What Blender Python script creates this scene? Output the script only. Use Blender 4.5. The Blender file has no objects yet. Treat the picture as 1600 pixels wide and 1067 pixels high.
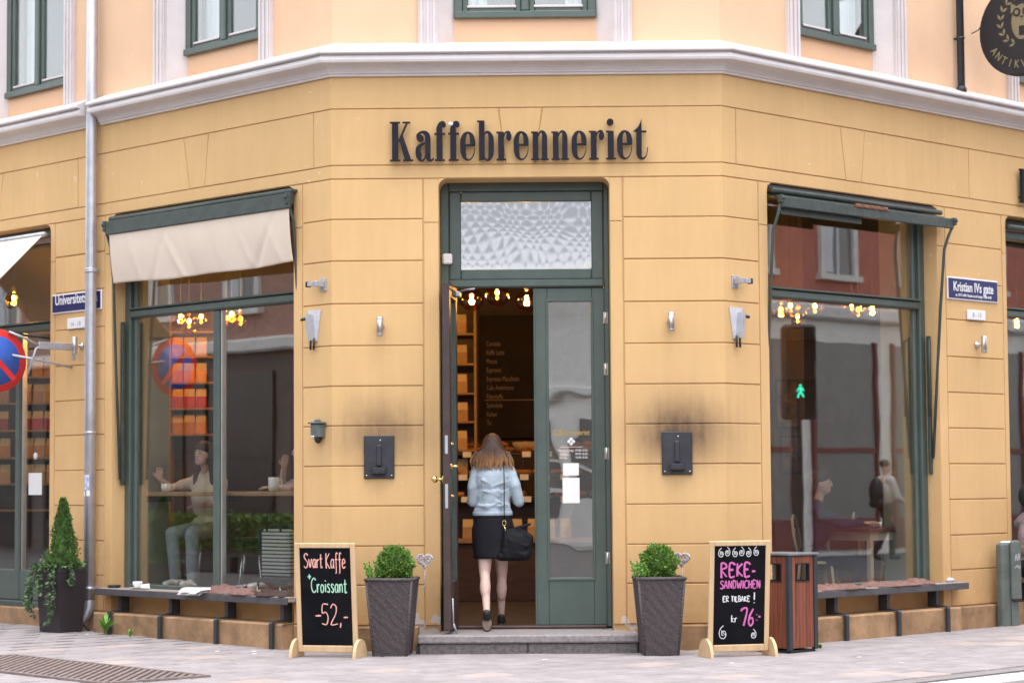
import bpy, bmesh, math, random
from mathutils import Vector, Matrix, noise
random.seed(11)
D = bpy.data
SC = bpy.context.scene
COL = SC.collection
R = math.radians
PI = math.pi

# ------------------------------------------------------------------ camera
cam = D.cameras.new('camera')
cam_o = D.objects.new('camera', cam)
COL.objects.link(cam_o)
_r = Vector((0.99990846, 0.01147701, -0.00716621))
_u = Vector((0.00787889, -0.06330576, 0.99796308))
_f = Vector((-0.01099997, 0.99792818, 0.06339039))
cam_o.matrix_world = Matrix(((_r.x, _u.x, -_f.x, 0.0714), (_r.y, _u.y, -_f.y, -18.741),
                             (_r.z, _u.z, -_f.z, 1.3949), (0, 0, 0, 1)))
cam.sensor_width = 36.0
cam.lens = 36.0 * 3475.6 / 1600.0
cam.clip_start = 0.1
cam.clip_end = 600.0
cam.dof.use_dof = True
cam.dof.focus_distance = 17.0
cam.dof.aperture_fstop = 2.8
SC.camera = cam_o

# ------------------------------------------------------------------ sky, sun, exposure
SUN_EL, SUN_AZ = R(79), R(160)          # azimuth measured from +Y towards +X: the sun stands high, front right
world = D.worlds.new('World')
SC.world = world
world.use_nodes = True
wn, wl = world.node_tree.nodes, world.node_tree.links
wn.clear()
sky = wn.new('ShaderNodeTexSky')
sky.sky_type = 'NISHITA'
sky.sun_disc = False
sky.sun_elevation = SUN_EL
sky.sun_rotation = SUN_AZ
sky.air_density = 1.0
sky.dust_density = 1.5
sky.ozone_density = 1.0
hs = wn.new('ShaderNodeHueSaturation')
hs.inputs['Saturation'].default_value = 0.22
bg = wn.new('ShaderNodeBackground')
bg.inputs['Strength'].default_value = 0.15
wo = wn.new('ShaderNodeOutputWorld')
wl.new(sky.outputs[0], hs.inputs['Color'])
wl.new(hs.outputs[0], bg.inputs['Color'])
wl.new(bg.outputs[0], wo.inputs['Surface'])
sun = D.lights.new('sun', 'SUN')
sun.energy = .5
sun.angle = R(40)
sun.color = (1.0, 0.965, 0.935)
sun_o = D.objects.new('sun', sun)
COL.objects.link(sun_o)
sun_o.rotation_euler = Vector((math.sin(SUN_AZ) * math.cos(SUN_EL), math.cos(SUN_AZ) * math.cos(SUN_EL),
                               math.sin(SUN_EL))).to_track_quat('Z', 'Y').to_euler()
SC.view_settings.view_transform = 'Standard'
SC.view_settings.look = 'None'
SC.view_settings.gamma = 1.0
SC.view_settings.exposure = 1.98
SC.view_settings.use_curve_mapping = False
SC.render.engine = 'CYCLES'

# ------------------------------------------------------------------ materials
MATS = {}


def srgb(r, g, b):
    f = lambda c: (c / 255) / 12.92 if c / 255 <= .04045 else ((c / 255 + .055) / 1.055) ** 2.4
    return (f(r), f(g), f(b))


def mat(name, col, rough=.6, metal=0., var=.1, vs=3., bump=0., bs=60., spec=.4, col2=None, rnd=0., coat=0., stretch=None, obj=False):
    m = D.materials.new(name)
    m.use_nodes = True
    nt = m.node_tree
    n, l = nt.nodes, nt.links
    p = n['Principled BSDF']
    p.inputs['Roughness'].default_value = rough
    p.inputs['Metallic'].default_value = metal
    p.inputs['Specular IOR Level'].default_value = spec
    if coat:
        p.inputs['Coat Weight'].default_value = coat
    if obj:
        src = n.new('ShaderNodeTexCoord').outputs['Object']
    else:
        src = n.new('ShaderNodeNewGeometry').outputs['Position']
    if stretch:
        mp = n.new('ShaderNodeMapping')
        mp.inputs['Scale'].default_value = stretch
        l.new(src, mp.inputs[0])
        src = mp.outputs[0]
    nz = n.new('ShaderNodeTexNoise')
    nz.inputs['Scale'].default_value = vs
    nz.inputs['Detail'].default_value = 7
    nz.inputs['Roughness'].default_value = .65
    l.new(src, nz.inputs['Vector'])
    rp = n.new('ShaderNodeValToRGB')
    a = [max(0, c * (1 - var)) for c in col]
    b = [min(1, c * (1 + var)) for c in (col2 or col)]
    rp.color_ramp.elements[0].position = .3
    rp.color_ramp.elements[1].position = .7
    rp.color_ramp.elements[0].color = (*a, 1)
    rp.color_ramp.elements[1].color = (*b, 1)
    l.new(nz.outputs['Fac'], rp.inputs[0])
    out = rp.outputs[0]
    if rnd:
        oi = n.new('ShaderNodeObjectInfo')
        mr = n.new('ShaderNodeMapRange')
        mr.inputs['To Min'].default_value = 1 - rnd
        mr.inputs['To Max'].default_value = 1 + rnd
        l.new(oi.outputs['Random'], mr.inputs['Value'])
        hv = n.new('ShaderNodeHueSaturation')
        l.new(mr.outputs[0], hv.inputs['Value'])
        l.new(out, hv.inputs['Color'])
        out = hv.outputs[0]
    l.new(out, p.inputs['Base Color'])
    if bump:
        nb = n.new('ShaderNodeTexNoise')
        nb.inputs['Scale'].default_value = bs
        nb.inputs['Detail'].default_value = 6
        l.new(src, nb.inputs['Vector'])
        bp = n.new('ShaderNodeBump')
        bp.inputs['Strength'].default_value = bump
        bp.inputs['Distance'].default_value = .01
        l.new(nb.outputs['Fac'], bp.inputs['Height'])
        l.new(bp.outputs[0], p.inputs['Normal'])
    MATS[name] = m
    return m


def glass(name, f0=.10, tint=(.93, .95, .94), wavy=0., ws=2.0, rough=0.0):
    m = D.materials.new(name)
    m.use_nodes = True
    n, l = m.node_tree.nodes, m.node_tree.links
    n.clear()
    o = n.new('ShaderNodeOutputMaterial')
    mx = n.new('ShaderNodeMixShader')
    tr = n.new('ShaderNodeBsdfTransparent')
    tr.inputs[0].default_value = (*tint, 1)
    gl = n.new('ShaderNodeBsdfGlossy')
    gl.inputs['Roughness'].default_value = rough
    gl.inputs['Color'].default_value = (.95, .95, .95, 1)
    ge = n.new('ShaderNodeNewGeometry')
    nz = n.new('ShaderNodeTexNoise')
    nz.inputs['Scale'].default_value = ws
    nz.inputs['Detail'].default_value = 1
    l.new(ge.outputs['Position'], nz.inputs['Vector'])
    bp = n.new('ShaderNodeBump')
    bp.inputs['Strength'].default_value = 1.0
    bp.inputs['Distance'].default_value = wavy if wavy else .0003
    l.new(nz.outputs['Fac'], bp.inputs['Height'])
    l.new(bp.outputs[0], gl.inputs['Normal'])
    # Schlick reflectance from the angle between view and surface, the same on both faces of the pane
    dt = n.new('ShaderNodeVectorMath')
    dt.operation = 'DOT_PRODUCT'
    l.new(ge.outputs['Incoming'], dt.inputs[0])
    l.new(ge.outputs['Normal'], dt.inputs[1])
    src = dt.outputs['Value']
    for op, v, first in (('ABSOLUTE', None, False), ('SUBTRACT', 1.0, True), ('POWER', 5.0, False), ('MULTIPLY_ADD', 1 - f0, False)):
        k = n.new('ShaderNodeMath')
        k.operation = op
        k.use_clamp = True
        if first:
            k.inputs[0].default_value = v
            l.new(src, k.inputs[1])
        else:
            l.new(src, k.inputs[0])
            if v is not None:
                k.inputs[1].default_value = v
            if op == 'MULTIPLY_ADD':
                k.inputs[2].default_value = f0
        src = k.outputs[0]
    l.new(src, mx.inputs[0])
    l.new(tr.outputs[0], mx.inputs[1])
    l.new(gl.outputs[0], mx.inputs[2])
    l.new(mx.outputs[0], o.inputs[0])
    MATS[name] = m
    return m


def emit(name, col, s):
    m = D.materials.new(name)
    m.use_nodes = True
    n, l = m.node_tree.nodes, m.node_tree.links
    n.clear()
    o = n.new('ShaderNodeOutputMaterial')
    e = n.new('ShaderNodeEmission')
    e.inputs[0].default_value = (*col, 1)
    e.inputs[1].default_value = s
    l.new(e.outputs[0], o.inputs[0])
    MATS[name] = m
    return m


def wall_material():
    """mustard plaster: soft mottling, soot fans over the wall ashtrays, damp dirt splashes and bare chips near the street"""
    m = mat('mustard_plaster', (.675, .435, .207), rough=.85, var=.05, vs=1.3, bump=.12, bs=45, spec=.2, rnd=.025)
    n, l = m.node_tree.nodes, m.node_tree.links
    p = n['Principled BSDF']
    base = p.inputs['Base Color'].links[0].from_socket
    ge = n.new('ShaderNodeNewGeometry')

    def math_(op, a, b=None):
        k = n.new('ShaderNodeMath')
        k.operation = op
        for i, x in enumerate((a, b)):
            if x is None:
                continue
            if isinstance(x, (int, float)):
                k.inputs[i].default_value = x
            else:
                l.new(x, k.inputs[i])
        return k.outputs[0]
    sep = n.new('ShaderNodeSeparateXYZ')
    l.new(ge.outputs['Position'], sep.inputs[0])
    nz = n.new('ShaderNodeTexNoise')
    nz.inputs['Scale'].default_value = 5
    nz.inputs['Detail'].default_value = 8
    nz.inputs['Roughness'].default_value = .7
    l.new(ge.outputs['Position'], nz.inputs['Vector'])
    tot = None
    for cx, k in ((-1.24, .72), (1.27, .98)):
        dx = math_('DIVIDE', math_('SUBTRACT', sep.outputs[0], cx), .47)
        dz = math_('SUBTRACT', sep.outputs[2], 1.82)
        up = math_('DIVIDE', math_('MAXIMUM', dz, 0), .33)
        dn = math_('DIVIDE', math_('MINIMUM', dz, 0), .34)
        dd = math_('ADD', up, dn)
        q = math_('ADD', math_('MULTIPLY', dx, dx), math_('MULTIPLY', dd, dd))
        g = math_('MULTIPLY', math_('POWER', 2.718, math_('MULTIPLY', q, -1.5)), k)
        tot = g if tot is None else math_('ADD', tot, g)
    # soot clings unevenly: broken up by grain and by upward streaks
    ms = n.new('ShaderNodeMapping')
    ms.inputs['Scale'].default_value = (14, 14, 1.6)
    l.new(ge.outputs['Position'], ms.inputs[0])
    stn = n.new('ShaderNodeTexNoise')
    stn.inputs['Scale'].default_value = 1
    stn.inputs['Detail'].default_value = 6
    l.new(ms.outputs[0], stn.inputs['Vector'])
    tot = math_('MULTIPLY', tot, math_('ADD', math_('ADD', math_('MULTIPLY', nz.outputs['Fac'], .9), math_('MULTIPLY', stn.outputs['Fac'], .75)), .10))
    # rain streaks and old touch-up patches over the whole wall
    bg_ = n.new('ShaderNodeTexNoise')
    bg_.inputs['Scale'].default_value = 1.1
    bg_.inputs['Detail'].default_value = 3
    l.new(ge.outputs['Position'], bg_.inputs['Vector'])
    strk = n.new('ShaderNodeMapRange')
    strk.inputs['From Min'].default_value = .40
    strk.inputs['From Max'].default_value = .72
    l.new(math_('ADD', math_('MULTIPLY', stn.outputs['Fac'], .6), math_('MULTIPLY', bg_.outputs['Fac'], .4)), strk.inputs['Value'])
    m0 = n.new('ShaderNodeMix')
    m0.data_type = 'RGBA'
    l.new(math_('MULTIPLY', strk.outputs[0], .22), m0.inputs['Factor'])
    l.new(base, m0.inputs['A'])
    m0.inputs['B'].default_value = (.47, .285, .135, 1)
    spk = n.new('ShaderNodeTexNoise')
    spk.inputs['Scale'].default_value = 11
    spk.inputs['Detail'].default_value = 2
    l.new(ge.outputs['Position'], spk.inputs['Vector'])
    m01 = n.new('ShaderNodeMix')
    m01.data_type = 'RGBA'
    l.new(math_('MULTIPLY', math_('GREATER_THAN', spk.outputs['Fac'], .75), .5), m01.inputs['Factor'])
    l.new(m0.outputs['Result'], m01.inputs['A'])
    m01.inputs['B'].default_value = (.76, .62, .47, 1)
    base = m01.outputs['Result']
    mx = n.new('ShaderNodeMix')
    mx.data_type = 'RGBA'
    l.new(tot, mx.inputs['Factor'])
    l.new(base, mx.inputs['A'])
    mx.inputs['B'].default_value = (.080, .050, .040, 1)
    # street dirt: rain splash at the foot of the wall, uneven
    ft = n.new('ShaderNodeMapRange')
    ft.inputs['From Min'].default_value = 0
    ft.inputs['From Max'].default_value = 1.3
    ft.inputs['To Min'].default_value = .85
    ft.inputs['To Max'].default_value = 0
    l.new(sep.outputs[2], ft.inputs['Value'])
    df = math_('MULTIPLY', ft.outputs[0], math_('MULTIPLY', nz.outputs['Fac'], 1.1))
    m2 = n.new('ShaderNodeMix')
    m2.data_type = 'RGBA'
    l.new(df, m2.inputs['Factor'])
    l.new(mx.outputs['Result'], m2.inputs['A'])
    m2.inputs['B'].default_value = (.36, .18, .075, 1)
    # chips of bare pale plaster low on the door jambs
    ch = n.new('ShaderNodeTexNoise')
    ch.inputs['Scale'].default_value = 9
    ch.inputs['Detail'].default_value = 4
    l.new(ge.outputs['Position'], ch.inputs['Vector'])
    zc = n.new('ShaderNodeMapRange')
    zc.inputs['From Min'].default_value = .25
    zc.inputs['From Max'].default_value = .55
    zc.inputs['To Min'].default_value = 1
    zc.inputs['To Max'].default_value = 0
    l.new(sep.outputs[2], zc.inputs['Value'])
    ax = math_('ABSOLUTE', math_('ADD', sep.outputs[0], .025))
    near = math_('MULTIPLY', math_('LESS_THAN', ax, 1.0), zc.outputs[0])
    cr = math_('MULTIPLY', math_('GREATER_THAN', math_('MULTIPLY', ch.outputs['Fac'], near), .50), .8)
    m3 = n.new('ShaderNodeMix')
    m3.data_type = 'RGBA'
    l.new(cr, m3.inputs['Factor'])
    l.new(m2.outputs['Result'], m3.inputs['A'])
    m3.inputs['B'].default_value = (.55, .50, .47, 1)
    l.new(m3.outputs['Result'], p.inputs['Base Color'])
    return m


WALL = wall_material()
PLINTH = mat('worn_ochre_plinth', (.23, .135, .07), .9, var=.25, vs=3, bump=.4, bs=30, col2=(.36, .22, .12))
PEACH = mat('peach_plaster', (.74, .49, .32), .85, var=.07, vs=1.1, bump=.15, bs=40, spec=.2)
TRIM = mat('pinkish_white_trim', (.62, .555, .55), .55, var=.06, vs=5, bump=.1, bs=30)
CORN = mat('pale_cornice_paint', (.66, .61, .60), .5, var=.06, vs=3, bump=.1, bs=25)
GREEN = mat('dark_green_joinery_paint', (.072, .098, .085), .38, var=.12, vs=6, bump=.06, bs=80, spec=.5)
GREENL = mat('worn_green_paint', (.046, .060, .053), .5, var=.25, vs=9, bump=.15, bs=50)
BROWN = mat('brown_door_paint', (.06, .034, .031), .45, var=.2, vs=7, bump=.08, bs=60)
GLASS = glass('shop_glass', .18)
GLASSD = glass('door_glass', .26, wavy=.003, ws=2.2)
GLASSW = glass('wavy_old_glass', .34, wavy=.0012, ws=2.2)
GLASSU = glass('upper_glass', .12)
STEP = mat('dark_granite_step', (.115, .098, .10), .75, var=.35, vs=30, bump=.25, bs=80, col2=(.16, .14, .14))
STEPT = mat('grey_granite_tread', (.24, .215, .215), .7, var=.3, vs=26, bump=.2, bs=80)
PAVE = mat('concrete_slab', (.29, .262, .266), .85, var=.2, vs=4, bump=.25, bs=90, rnd=.06, spec=.25)
_n, _l = PAVE.node_tree.nodes, PAVE.node_tree.links
_p = _n['Principled BSDF']
_b = _p.inputs['Base Color'].links[0].from_socket
_g = _n.new('ShaderNodeNewGeometry')
_z = _n.new('ShaderNodeTexNoise'); _z.inputs['Scale'].default_value = 7; _z.inputs['Detail'].default_value = 5
_l.new(_g.outputs['Position'], _z.inputs['Vector'])
_m = _n.new('ShaderNodeMapRange'); _m.inputs['From Min'].default_value = .56; _m.inputs['From Max'].default_value = .70; _m.inputs['To Max'].default_value = .4
_l.new(_z.outputs['Fac'], _m.inputs['Value'])
_x = _n.new('ShaderNodeMix'); _x.data_type = 'RGBA'; _x.inputs['B'].default_value = (.16, .14, .142, 1)
_l.new(_m.outputs[0], _x.inputs['Factor']); _l.new(_b, _x.inputs['A']); _l.new(_x.outputs['Result'], _p.inputs['Base Color'])
PAVEP = mat('pink_slab', (.35, .295, .275), .85, var=.12, vs=6, bump=.25, bs=90, rnd=.06, spec=.25)
SAND = mat('joint_sand', (.215, .196, .197), .95, var=.2, vs=10)
KERB = mat('granite_kerb', (.52, .49, .48), .8, var=.2, vs=40, bump=.3, bs=70)
ASPH = mat('asphalt', (.075, .072, .072), .9, var=.2, vs=12, bump=.4, bs=150)
GRATEM = mat('rusty_brown_iron', (.20, .155, .145), .75, metal=.1, var=.3, vs=14, bump=.2, bs=70)
ZINC = mat('zinc_pipe', (.50, .50, .54), .42, metal=.75, var=.12, vs=9, bump=.06, bs=30)
STEEL = mat('brushed_steel', (.56, .54, .52), .3, metal=.9, var=.1, vs=8)
GALV = mat('galvanised_steel', (.46, .46, .50), .5, metal=.6, var=.15, vs=14)
BLACK = mat('black_metal', (.022, .022, .026), .5, var=.15, vs=9)
ASHM = mat('charcoal_sheet_metal', (.040, .040, .047), .5, metal=.2, var=.25, vs=7, bump=.06, bs=30)
LETTER = mat('charcoal_letter_paint', (.020, .019, .027), .75, var=.15, vs=8, spec=.15)
BRASS = mat('polished_brass', (.70, .52, .24), .22, metal=1., var=.08, vs=9)
WHITEP = mat('white_plastic', (.78, .76, .76), .4, var=.03)
PAPER = mat('white_paper', (.82, .82, .82), .8, var=.03)
PINE = mat('pale_pine', (.62, .43, .245), .55, var=.12, vs=5, stretch=(6, 6, .7), bump=.08, bs=30, obj=True)
BOARD = mat('blackboard', (.008, .008, .010), .85, var=.35, vs=5, spec=.08)
CHPINK = mat('pink_chalk', (.82, .42, .36), .9, var=.15, vs=60)
CHGREEN = mat('mint_chalk', (.40, .70, .52), .9, var=.15, vs=60)
CHMAG = mat('magenta_chalk', (.62, .15, .42), .9, var=.15, vs=60)
CHWHITE = mat('white_chalk', (.70, .70, .72), .9, var=.2, vs=60)
CANVAS = mat('cream_canvas', (.70, .585, .485), .9, var=.03, vs=4, bump=.06, bs=90, spec=.1)
SLAT = mat('red_brown_slat', (.21, .062, .033), .5, var=.3, vs=4, stretch=(8, 8, .6), bump=.1, bs=40, rnd=.18)
ANTH = mat('anthracite_metal', (.045, .048, .055), .45, metal=.3, var=.12, vs=8)
LID = mat('grey_lid', (.20, .21, .23), .45, metal=.5, var=.12, vs=12)
BENCHW = mat('weathered_bench_wood', (.27, .20, .165), .8, var=.3, vs=4, stretch=(1, 8, 8), bump=.3, bs=40, col2=(.34, .29, .27), obj=True)
BENCHF = mat('dark_bench_edge', (.075, .072, .078), .6, var=.25, vs=6)
BLANK = mat('dusty_pink_blanket', (.21, .122, .105), .95, var=.2, vs=12, bump=.5, bs=60, spec=.1)
BLANKD = mat('dark_brown_blanket', (.075, .05, .045), .95, var=.2, vs=12, bump=.5, bs=60, spec=.1)
CERAM = mat('white_ceramic', (.80, .78, .76), .2, var=.02)
BLUE = mat('enamel_blue', (.022, .028, .115), .3, var=.08)
ENAM = mat('enamel_white', (.78, .77, .79), .3, var=.03)
NOPB = mat('sign_blue', (.045, .115, .46), .4, var=.05)
NOPR = mat('sign_red', (.58, .03, .03), .4, var=.06)
LEAF = mat('box_leaf', (.05, .135, .02), .55, var=.5, vs=30, rnd=.1, col2=(.15, .27, .04))
LEAFL = mat('fresh_leaf', (.15, .32, .05), .55, var=.35, vs=20)
LEAFC = mat('conifer_green', (.042, .105, .022), .65, var=.45, vs=18, col2=(.085, .17, .035))
LEAFI = mat('ivy_leaf', (.045, .10, .04), .5, var=.45, vs=30, col2=(.12, .19, .085))
BARK = mat('bark', (.09, .06, .04), .9, var=.3, vs=20)
SOIL = mat('soil', (.03, .022, .018), 1, var=.3, vs=30)
POTD = mat('dark_plum_pot', (.034, .027, .030), .5, var=.12, vs=5)
HEART = mat('wicker_heart', (.52, .46, .46), .85, var=.3, vs=60, bump=.6, bs=120)
POSTG = mat('grey_green_cast_iron', (.115, .135, .125), .55, var=.2, vs=9, bump=.2, bs=40)
SKIN = mat('skin', (.58, .36, .28), .5, var=.06, vs=12, spec=.35)
SKINP = mat('pale_skin', (.62, .43, .37), .5, var=.06, vs=12, spec=.35)
DENIM = mat('light_denim', (.40, .47, .54), .85, var=.15, vs=14, bump=.5, bs=22, spec=.15)
SKIRT = mat('black_knit', (.012, .012, .016), .85, var=.2, vs=12, bump=.2, bs=30, spec=.2)
LEATH = mat('black_leather', (.006, .006, .009), .6, var=.2, vs=10, bump=.5, bs=22, spec=.2)
SOLE = mat('rubber_sole', (.12, .085, .07), .8, var=.2, vs=12)
HAIRD = mat('dark_hair', (.035, .022, .018), .5, var=.3, vs=20, stretch=(5, 5, .6), bump=.6, bs=20)
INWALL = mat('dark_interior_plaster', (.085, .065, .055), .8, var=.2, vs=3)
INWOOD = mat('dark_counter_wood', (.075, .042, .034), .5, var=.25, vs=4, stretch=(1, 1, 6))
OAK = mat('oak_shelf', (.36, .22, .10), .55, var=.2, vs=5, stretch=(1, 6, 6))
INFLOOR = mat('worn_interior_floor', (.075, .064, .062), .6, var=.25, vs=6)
BAGO = mat('kraft_orange_bag', (.62, .30, .07), .6, var=.15, vs=16, rnd=.2)
BAGR = mat('raspberry_bag', (.50, .055, .09), .6, var=.15, vs=16, rnd=.2)
BAGK = mat('kraft_paper_bag', (.52, .31, .15), .7, var=.15, vs=16, rnd=.2)
PASTRY = mat('baked_crust', (.42, .18, .055), .6, var=.4, vs=25, bump=.4, bs=50, rnd=.25)
AMBER = glass('amber_lamp_glass', .09, tint=(.80, .48, .12))
BULB = emit('lit_filament_bulb', (1.0, .68, .25), 28.0)
CURTAIN = mat('white_curtain', (.62, .64, .68), .9, var=.08, vs=4)
CHROME = mat('chrome', (.65, .65, .66), .15, metal=1., var=.05)


# ------------------------------------------------------------------ mesh helpers
class MB:
    def __init__(s, xf=None):
        s.v, s.f, s.sm, s.xf = [], [], [], xf

    def add(s, vs, fs, smooth=False, xf=None):
        b = len(s.v)
        for q in vs:
            q = Vector(q)
            if xf is not None:
                q = xf @ q
            if s.xf is not None:
                q = s.xf @ q
            s.v.append(q)
        for f in fs:
            s.f.append(tuple(b + i for i in f))
            s.sm.append(smooth)
        return s

    def box(s, x0, x1, y0, y1, z0, z1, b=0., xf=None):
        if x0 > x1: x0, x1 = x1, x0
        if y0 > y1: y0, y1 = y1, y0
        if z0 > z1: z0, z1 = z1, z0
        if b <= 0:
            vs = [(x, y, z) for x in (x0, x1) for y in (y0, y1) for z in (z0, z1)]
            fs = [(0, 1, 3, 2), (4, 6, 7, 5), (0, 4, 5, 1), (2, 3, 7, 6), (0, 2, 6, 4), (1, 5, 7, 3)]
            return s.add(vs, fs, xf=xf)
        b = min(b, (x1 - x0) * .45, (y1 - y0) * .45, (z1 - z0) * .45)
        vs, idx = [], {}
        X, Y, Z = (x0, x1), (y0, y1), (z0, z1)
        for i in (0, 1):
            for j in (0, 1):
                for k in (0, 1):
                    c = [X[i], Y[j], Z[k]]
                    d = [b if i == 0 else -b, b if j == 0 else -b, b if k == 0 else -b]
                    for a in range(3):
                        q = [c[t] + (0 if t == a else d[t]) for t in range(3)]
                        idx[i, j, k, a] = len(vs)
                        vs.append(q)
        fs = []
        for i in (0, 1):
            fs.append((idx[i, 0, 0, 0], idx[i, 1, 0, 0], idx[i, 1, 1, 0], idx[i, 0, 1, 0]))
            fs.append((idx[0, i, 0, 1], idx[1, i, 0, 1], idx[1, i, 1, 1], idx[0, i, 1, 1]))
            fs.append((idx[0, 0, i, 2], idx[1, 0, i, 2], idx[1, 1, i, 2], idx[0, 1, i, 2]))
        for i in (0, 1):
            for j in (0, 1):
                fs.append((idx[i, j, 0, 0], idx[i, j, 1, 0], idx[i, j, 1, 1], idx[i, j, 0, 1]))
                fs.append((idx[i, 0, j, 0], idx[i, 1, j, 0], idx[i, 1, j, 2], idx[i, 0, j, 2]))
                fs.append((idx[0, i, j, 1], idx[1, i, j, 1], idx[1, i, j, 2], idx[0, i, j, 2]))
                for k in (0, 1):
                    fs.append((idx[i, j, k, 0], idx[i, j, k, 1], idx[i, j, k, 2]))
        return s.add(vs, fs, xf=xf)

    def tube(s, pts, r, n=10, caps=True, xf=None, flat=1.0):
        pts = [Vector(q) for q in pts]
        k = len(pts)
        rr = r if isinstance(r, (list, tuple)) else [r] * k
        vs, fs = [], []
        t0 = (pts[1] - pts[0]).normalized()
        up = Vector((0, 0, 1)) if abs(t0.z) < .9 else Vector((1, 0, 0))
        nrm = (up - t0 * up.dot(t0)).normalized()
        for i in range(k):
            if i == 0:
                t = t0
            elif i == k - 1:
                t = (pts[i] - pts[i - 1]).normalized()
            else:
                t = ((pts[i + 1] - pts[i]).normalized() + (pts[i] - pts[i - 1]).normalized()).normalized()
            nrm = (nrm - t * nrm.dot(t)).normalized()
            bi = t.cross(nrm)
            for j in range(n):
                a = 2 * PI * j / n
                vs.append(pts[i] + (nrm * math.cos(a) * flat + bi * math.sin(a)) * rr[i])
        for i in range(k - 1):
            for j in range(n):
                fs.append((i * n + j, i * n + (j + 1) % n, (i + 1) * n + (j + 1) % n, (i + 1) * n + j))
        if caps:
            fs.append(tuple(range(n)))
            fs.append(tuple((k - 1) * n + j for j in range(n)))
        return s.add(vs, fs, True, xf)

    def lathe(s, prof, c=(0, 0, 0), n=20, xf=None, sx=1., sy=1.):
        vs, fs = [], []
        k = len(prof)
        for r, z in prof:
            for j in range(n):
                a = 2 * PI * j / n
                vs.append((c[0] + r * sx * math.cos(a), c[1] + r * sy * math.sin(a), c[2] + z))
        for i in range(k - 1):
            for j in range(n):
                fs.append((i * n + j, i * n + (j + 1) % n, (i + 1) * n + (j + 1) % n, (i + 1) * n + j))
        fs.append(tuple(range(n)))
        fs.append(tuple((k - 1) * n + j for j in range(n)))
        return s.add(vs, fs, True, xf)

    def ball(s, c, r, n=16, m=10, xf=None):
        r = r if isinstance(r, (list, tuple)) else (r, r, r)
        vs, fs = [(c[0], c[1], c[2] + r[2])], []
        for i in range(1, m):
            t = PI * i / m
            for j in range(n):
                a = 2 * PI * j / n
                vs.append((c[0] + r[0] * math.sin(t) * math.cos(a), c[1] + r[1] * math.sin(t) * math.sin(a), c[2] + r[2] * math.cos(t)))
        vs.append((c[0], c[1], c[2] - r[2]))
        for j in range(n):
            fs.append((0, 1 + j, 1 + (j + 1) % n))
            e = 1 + (m - 2) * n
            fs.append((len(vs) - 1, e + (j + 1) % n, e + j))
        for i in range(m - 2):
            for j in range(n):
                fs.append((1 + i * n + j, 1 + (i + 1) * n + j, 1 + (i + 1) * n + (j + 1) % n, 1 + i * n + (j + 1) % n))
        return s.add(vs, fs, True, xf)

    def prism(s, poly, y0, y1, xf=None):
        """polygon in x,z extruded along y"""
        k = len(poly)
        vs = [(x, y0, z) for x, z in poly] + [(x, y1, z) for x, z in poly]
        fs = [tuple(range(k)), tuple(range(2 * k - 1, k - 1, -1))]
        for i in range(k):
            j = (i + 1) % k
            fs.append((i, j, k + j, k + i))
        return s.add(vs, fs, xf=xf)

    def build(s, name, m, parent=None, loc=None, rotz=0., recalc=True):
        me = D.meshes.new(name)
        me.from_pydata([tuple(q) for q in s.v], [], s.f)
        if any(s.sm):
            me.polygons.foreach_set('use_smooth', s.sm)
        if recalc:
            bm = bmesh.new()
            bm.from_mesh(me)
            bmesh.ops.recalc_face_normals(bm, faces=bm.faces)
            bm.to_mesh(me)
            bm.free()
        me.update()
        if any(s.sm) and not all(s.sm):
            pass
        me.materials.append(m)
        return link(name, me, parent, loc, rotz)


def link(name, me, parent=None, loc=None, rotz=0.):
    o = D.objects.new(name, me)
    COL.objects.link(o)
    if parent is not None:
        o.parent = parent
    if loc is not None:
        o.location = loc
    if rotz:
        o.rotation_euler = (0, 0, rotz)
    return o


def tag(o, label=None, cat=None, group=None, kind=None):
    if label: o['label'] = label
    if cat: o['category'] = cat
    if group: o['group'] = group
    if kind: o['kind'] = kind
    return o


def thing(name, label, cat, loc=(0, 0, 0), rotz=0., group=None):
    o = D.objects.new(name, None)
    o.empty_display_size = .1
    COL.objects.link(o)
    o.location = loc
    o.rotation_euler = (0, 0, rotz)
    return tag(o, label, cat, group)


def copy_tree(o, parent=None):
    c = o.copy()
    COL.objects.link(c)
    c.parent = parent
    for ch in o.children:
        copy_tree(ch, c)
    return c


def text_mesh(body, size, depth=.002, bold=0., sx=1., align='CENTER', space=1.):
    cu = D.curves.new('lettering', 'FONT')
    cu.body = body
    cu.size = size
    cu.extrude = depth
    cu.offset = bold
    cu.align_x = align
    cu.space_character = space
    cu.resolution_u = 3
    ob = D.objects.new('lettering', cu)
    COL.objects.link(ob)
    me = D.meshes.new_from_object(ob.evaluated_get(bpy.context.evaluated_depsgraph_get()))
    D.objects.remove(ob)
    D.curves.remove(cu)
    # stand the text up: x along, z up, facing -y
    me.transform(Matrix(((sx, 0, 0, 0), (0, 0, -1, 0), (0, 1, 0, 0), (0, 0, 0, 1))))
    return me


def text_obj(name, body, size, m, parent, loc, **kw):
    me = text_mesh(body, size, **kw)
    me.materials.clear()
    me.materials.append(m)
    return link(name, me, parent, loc)


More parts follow.
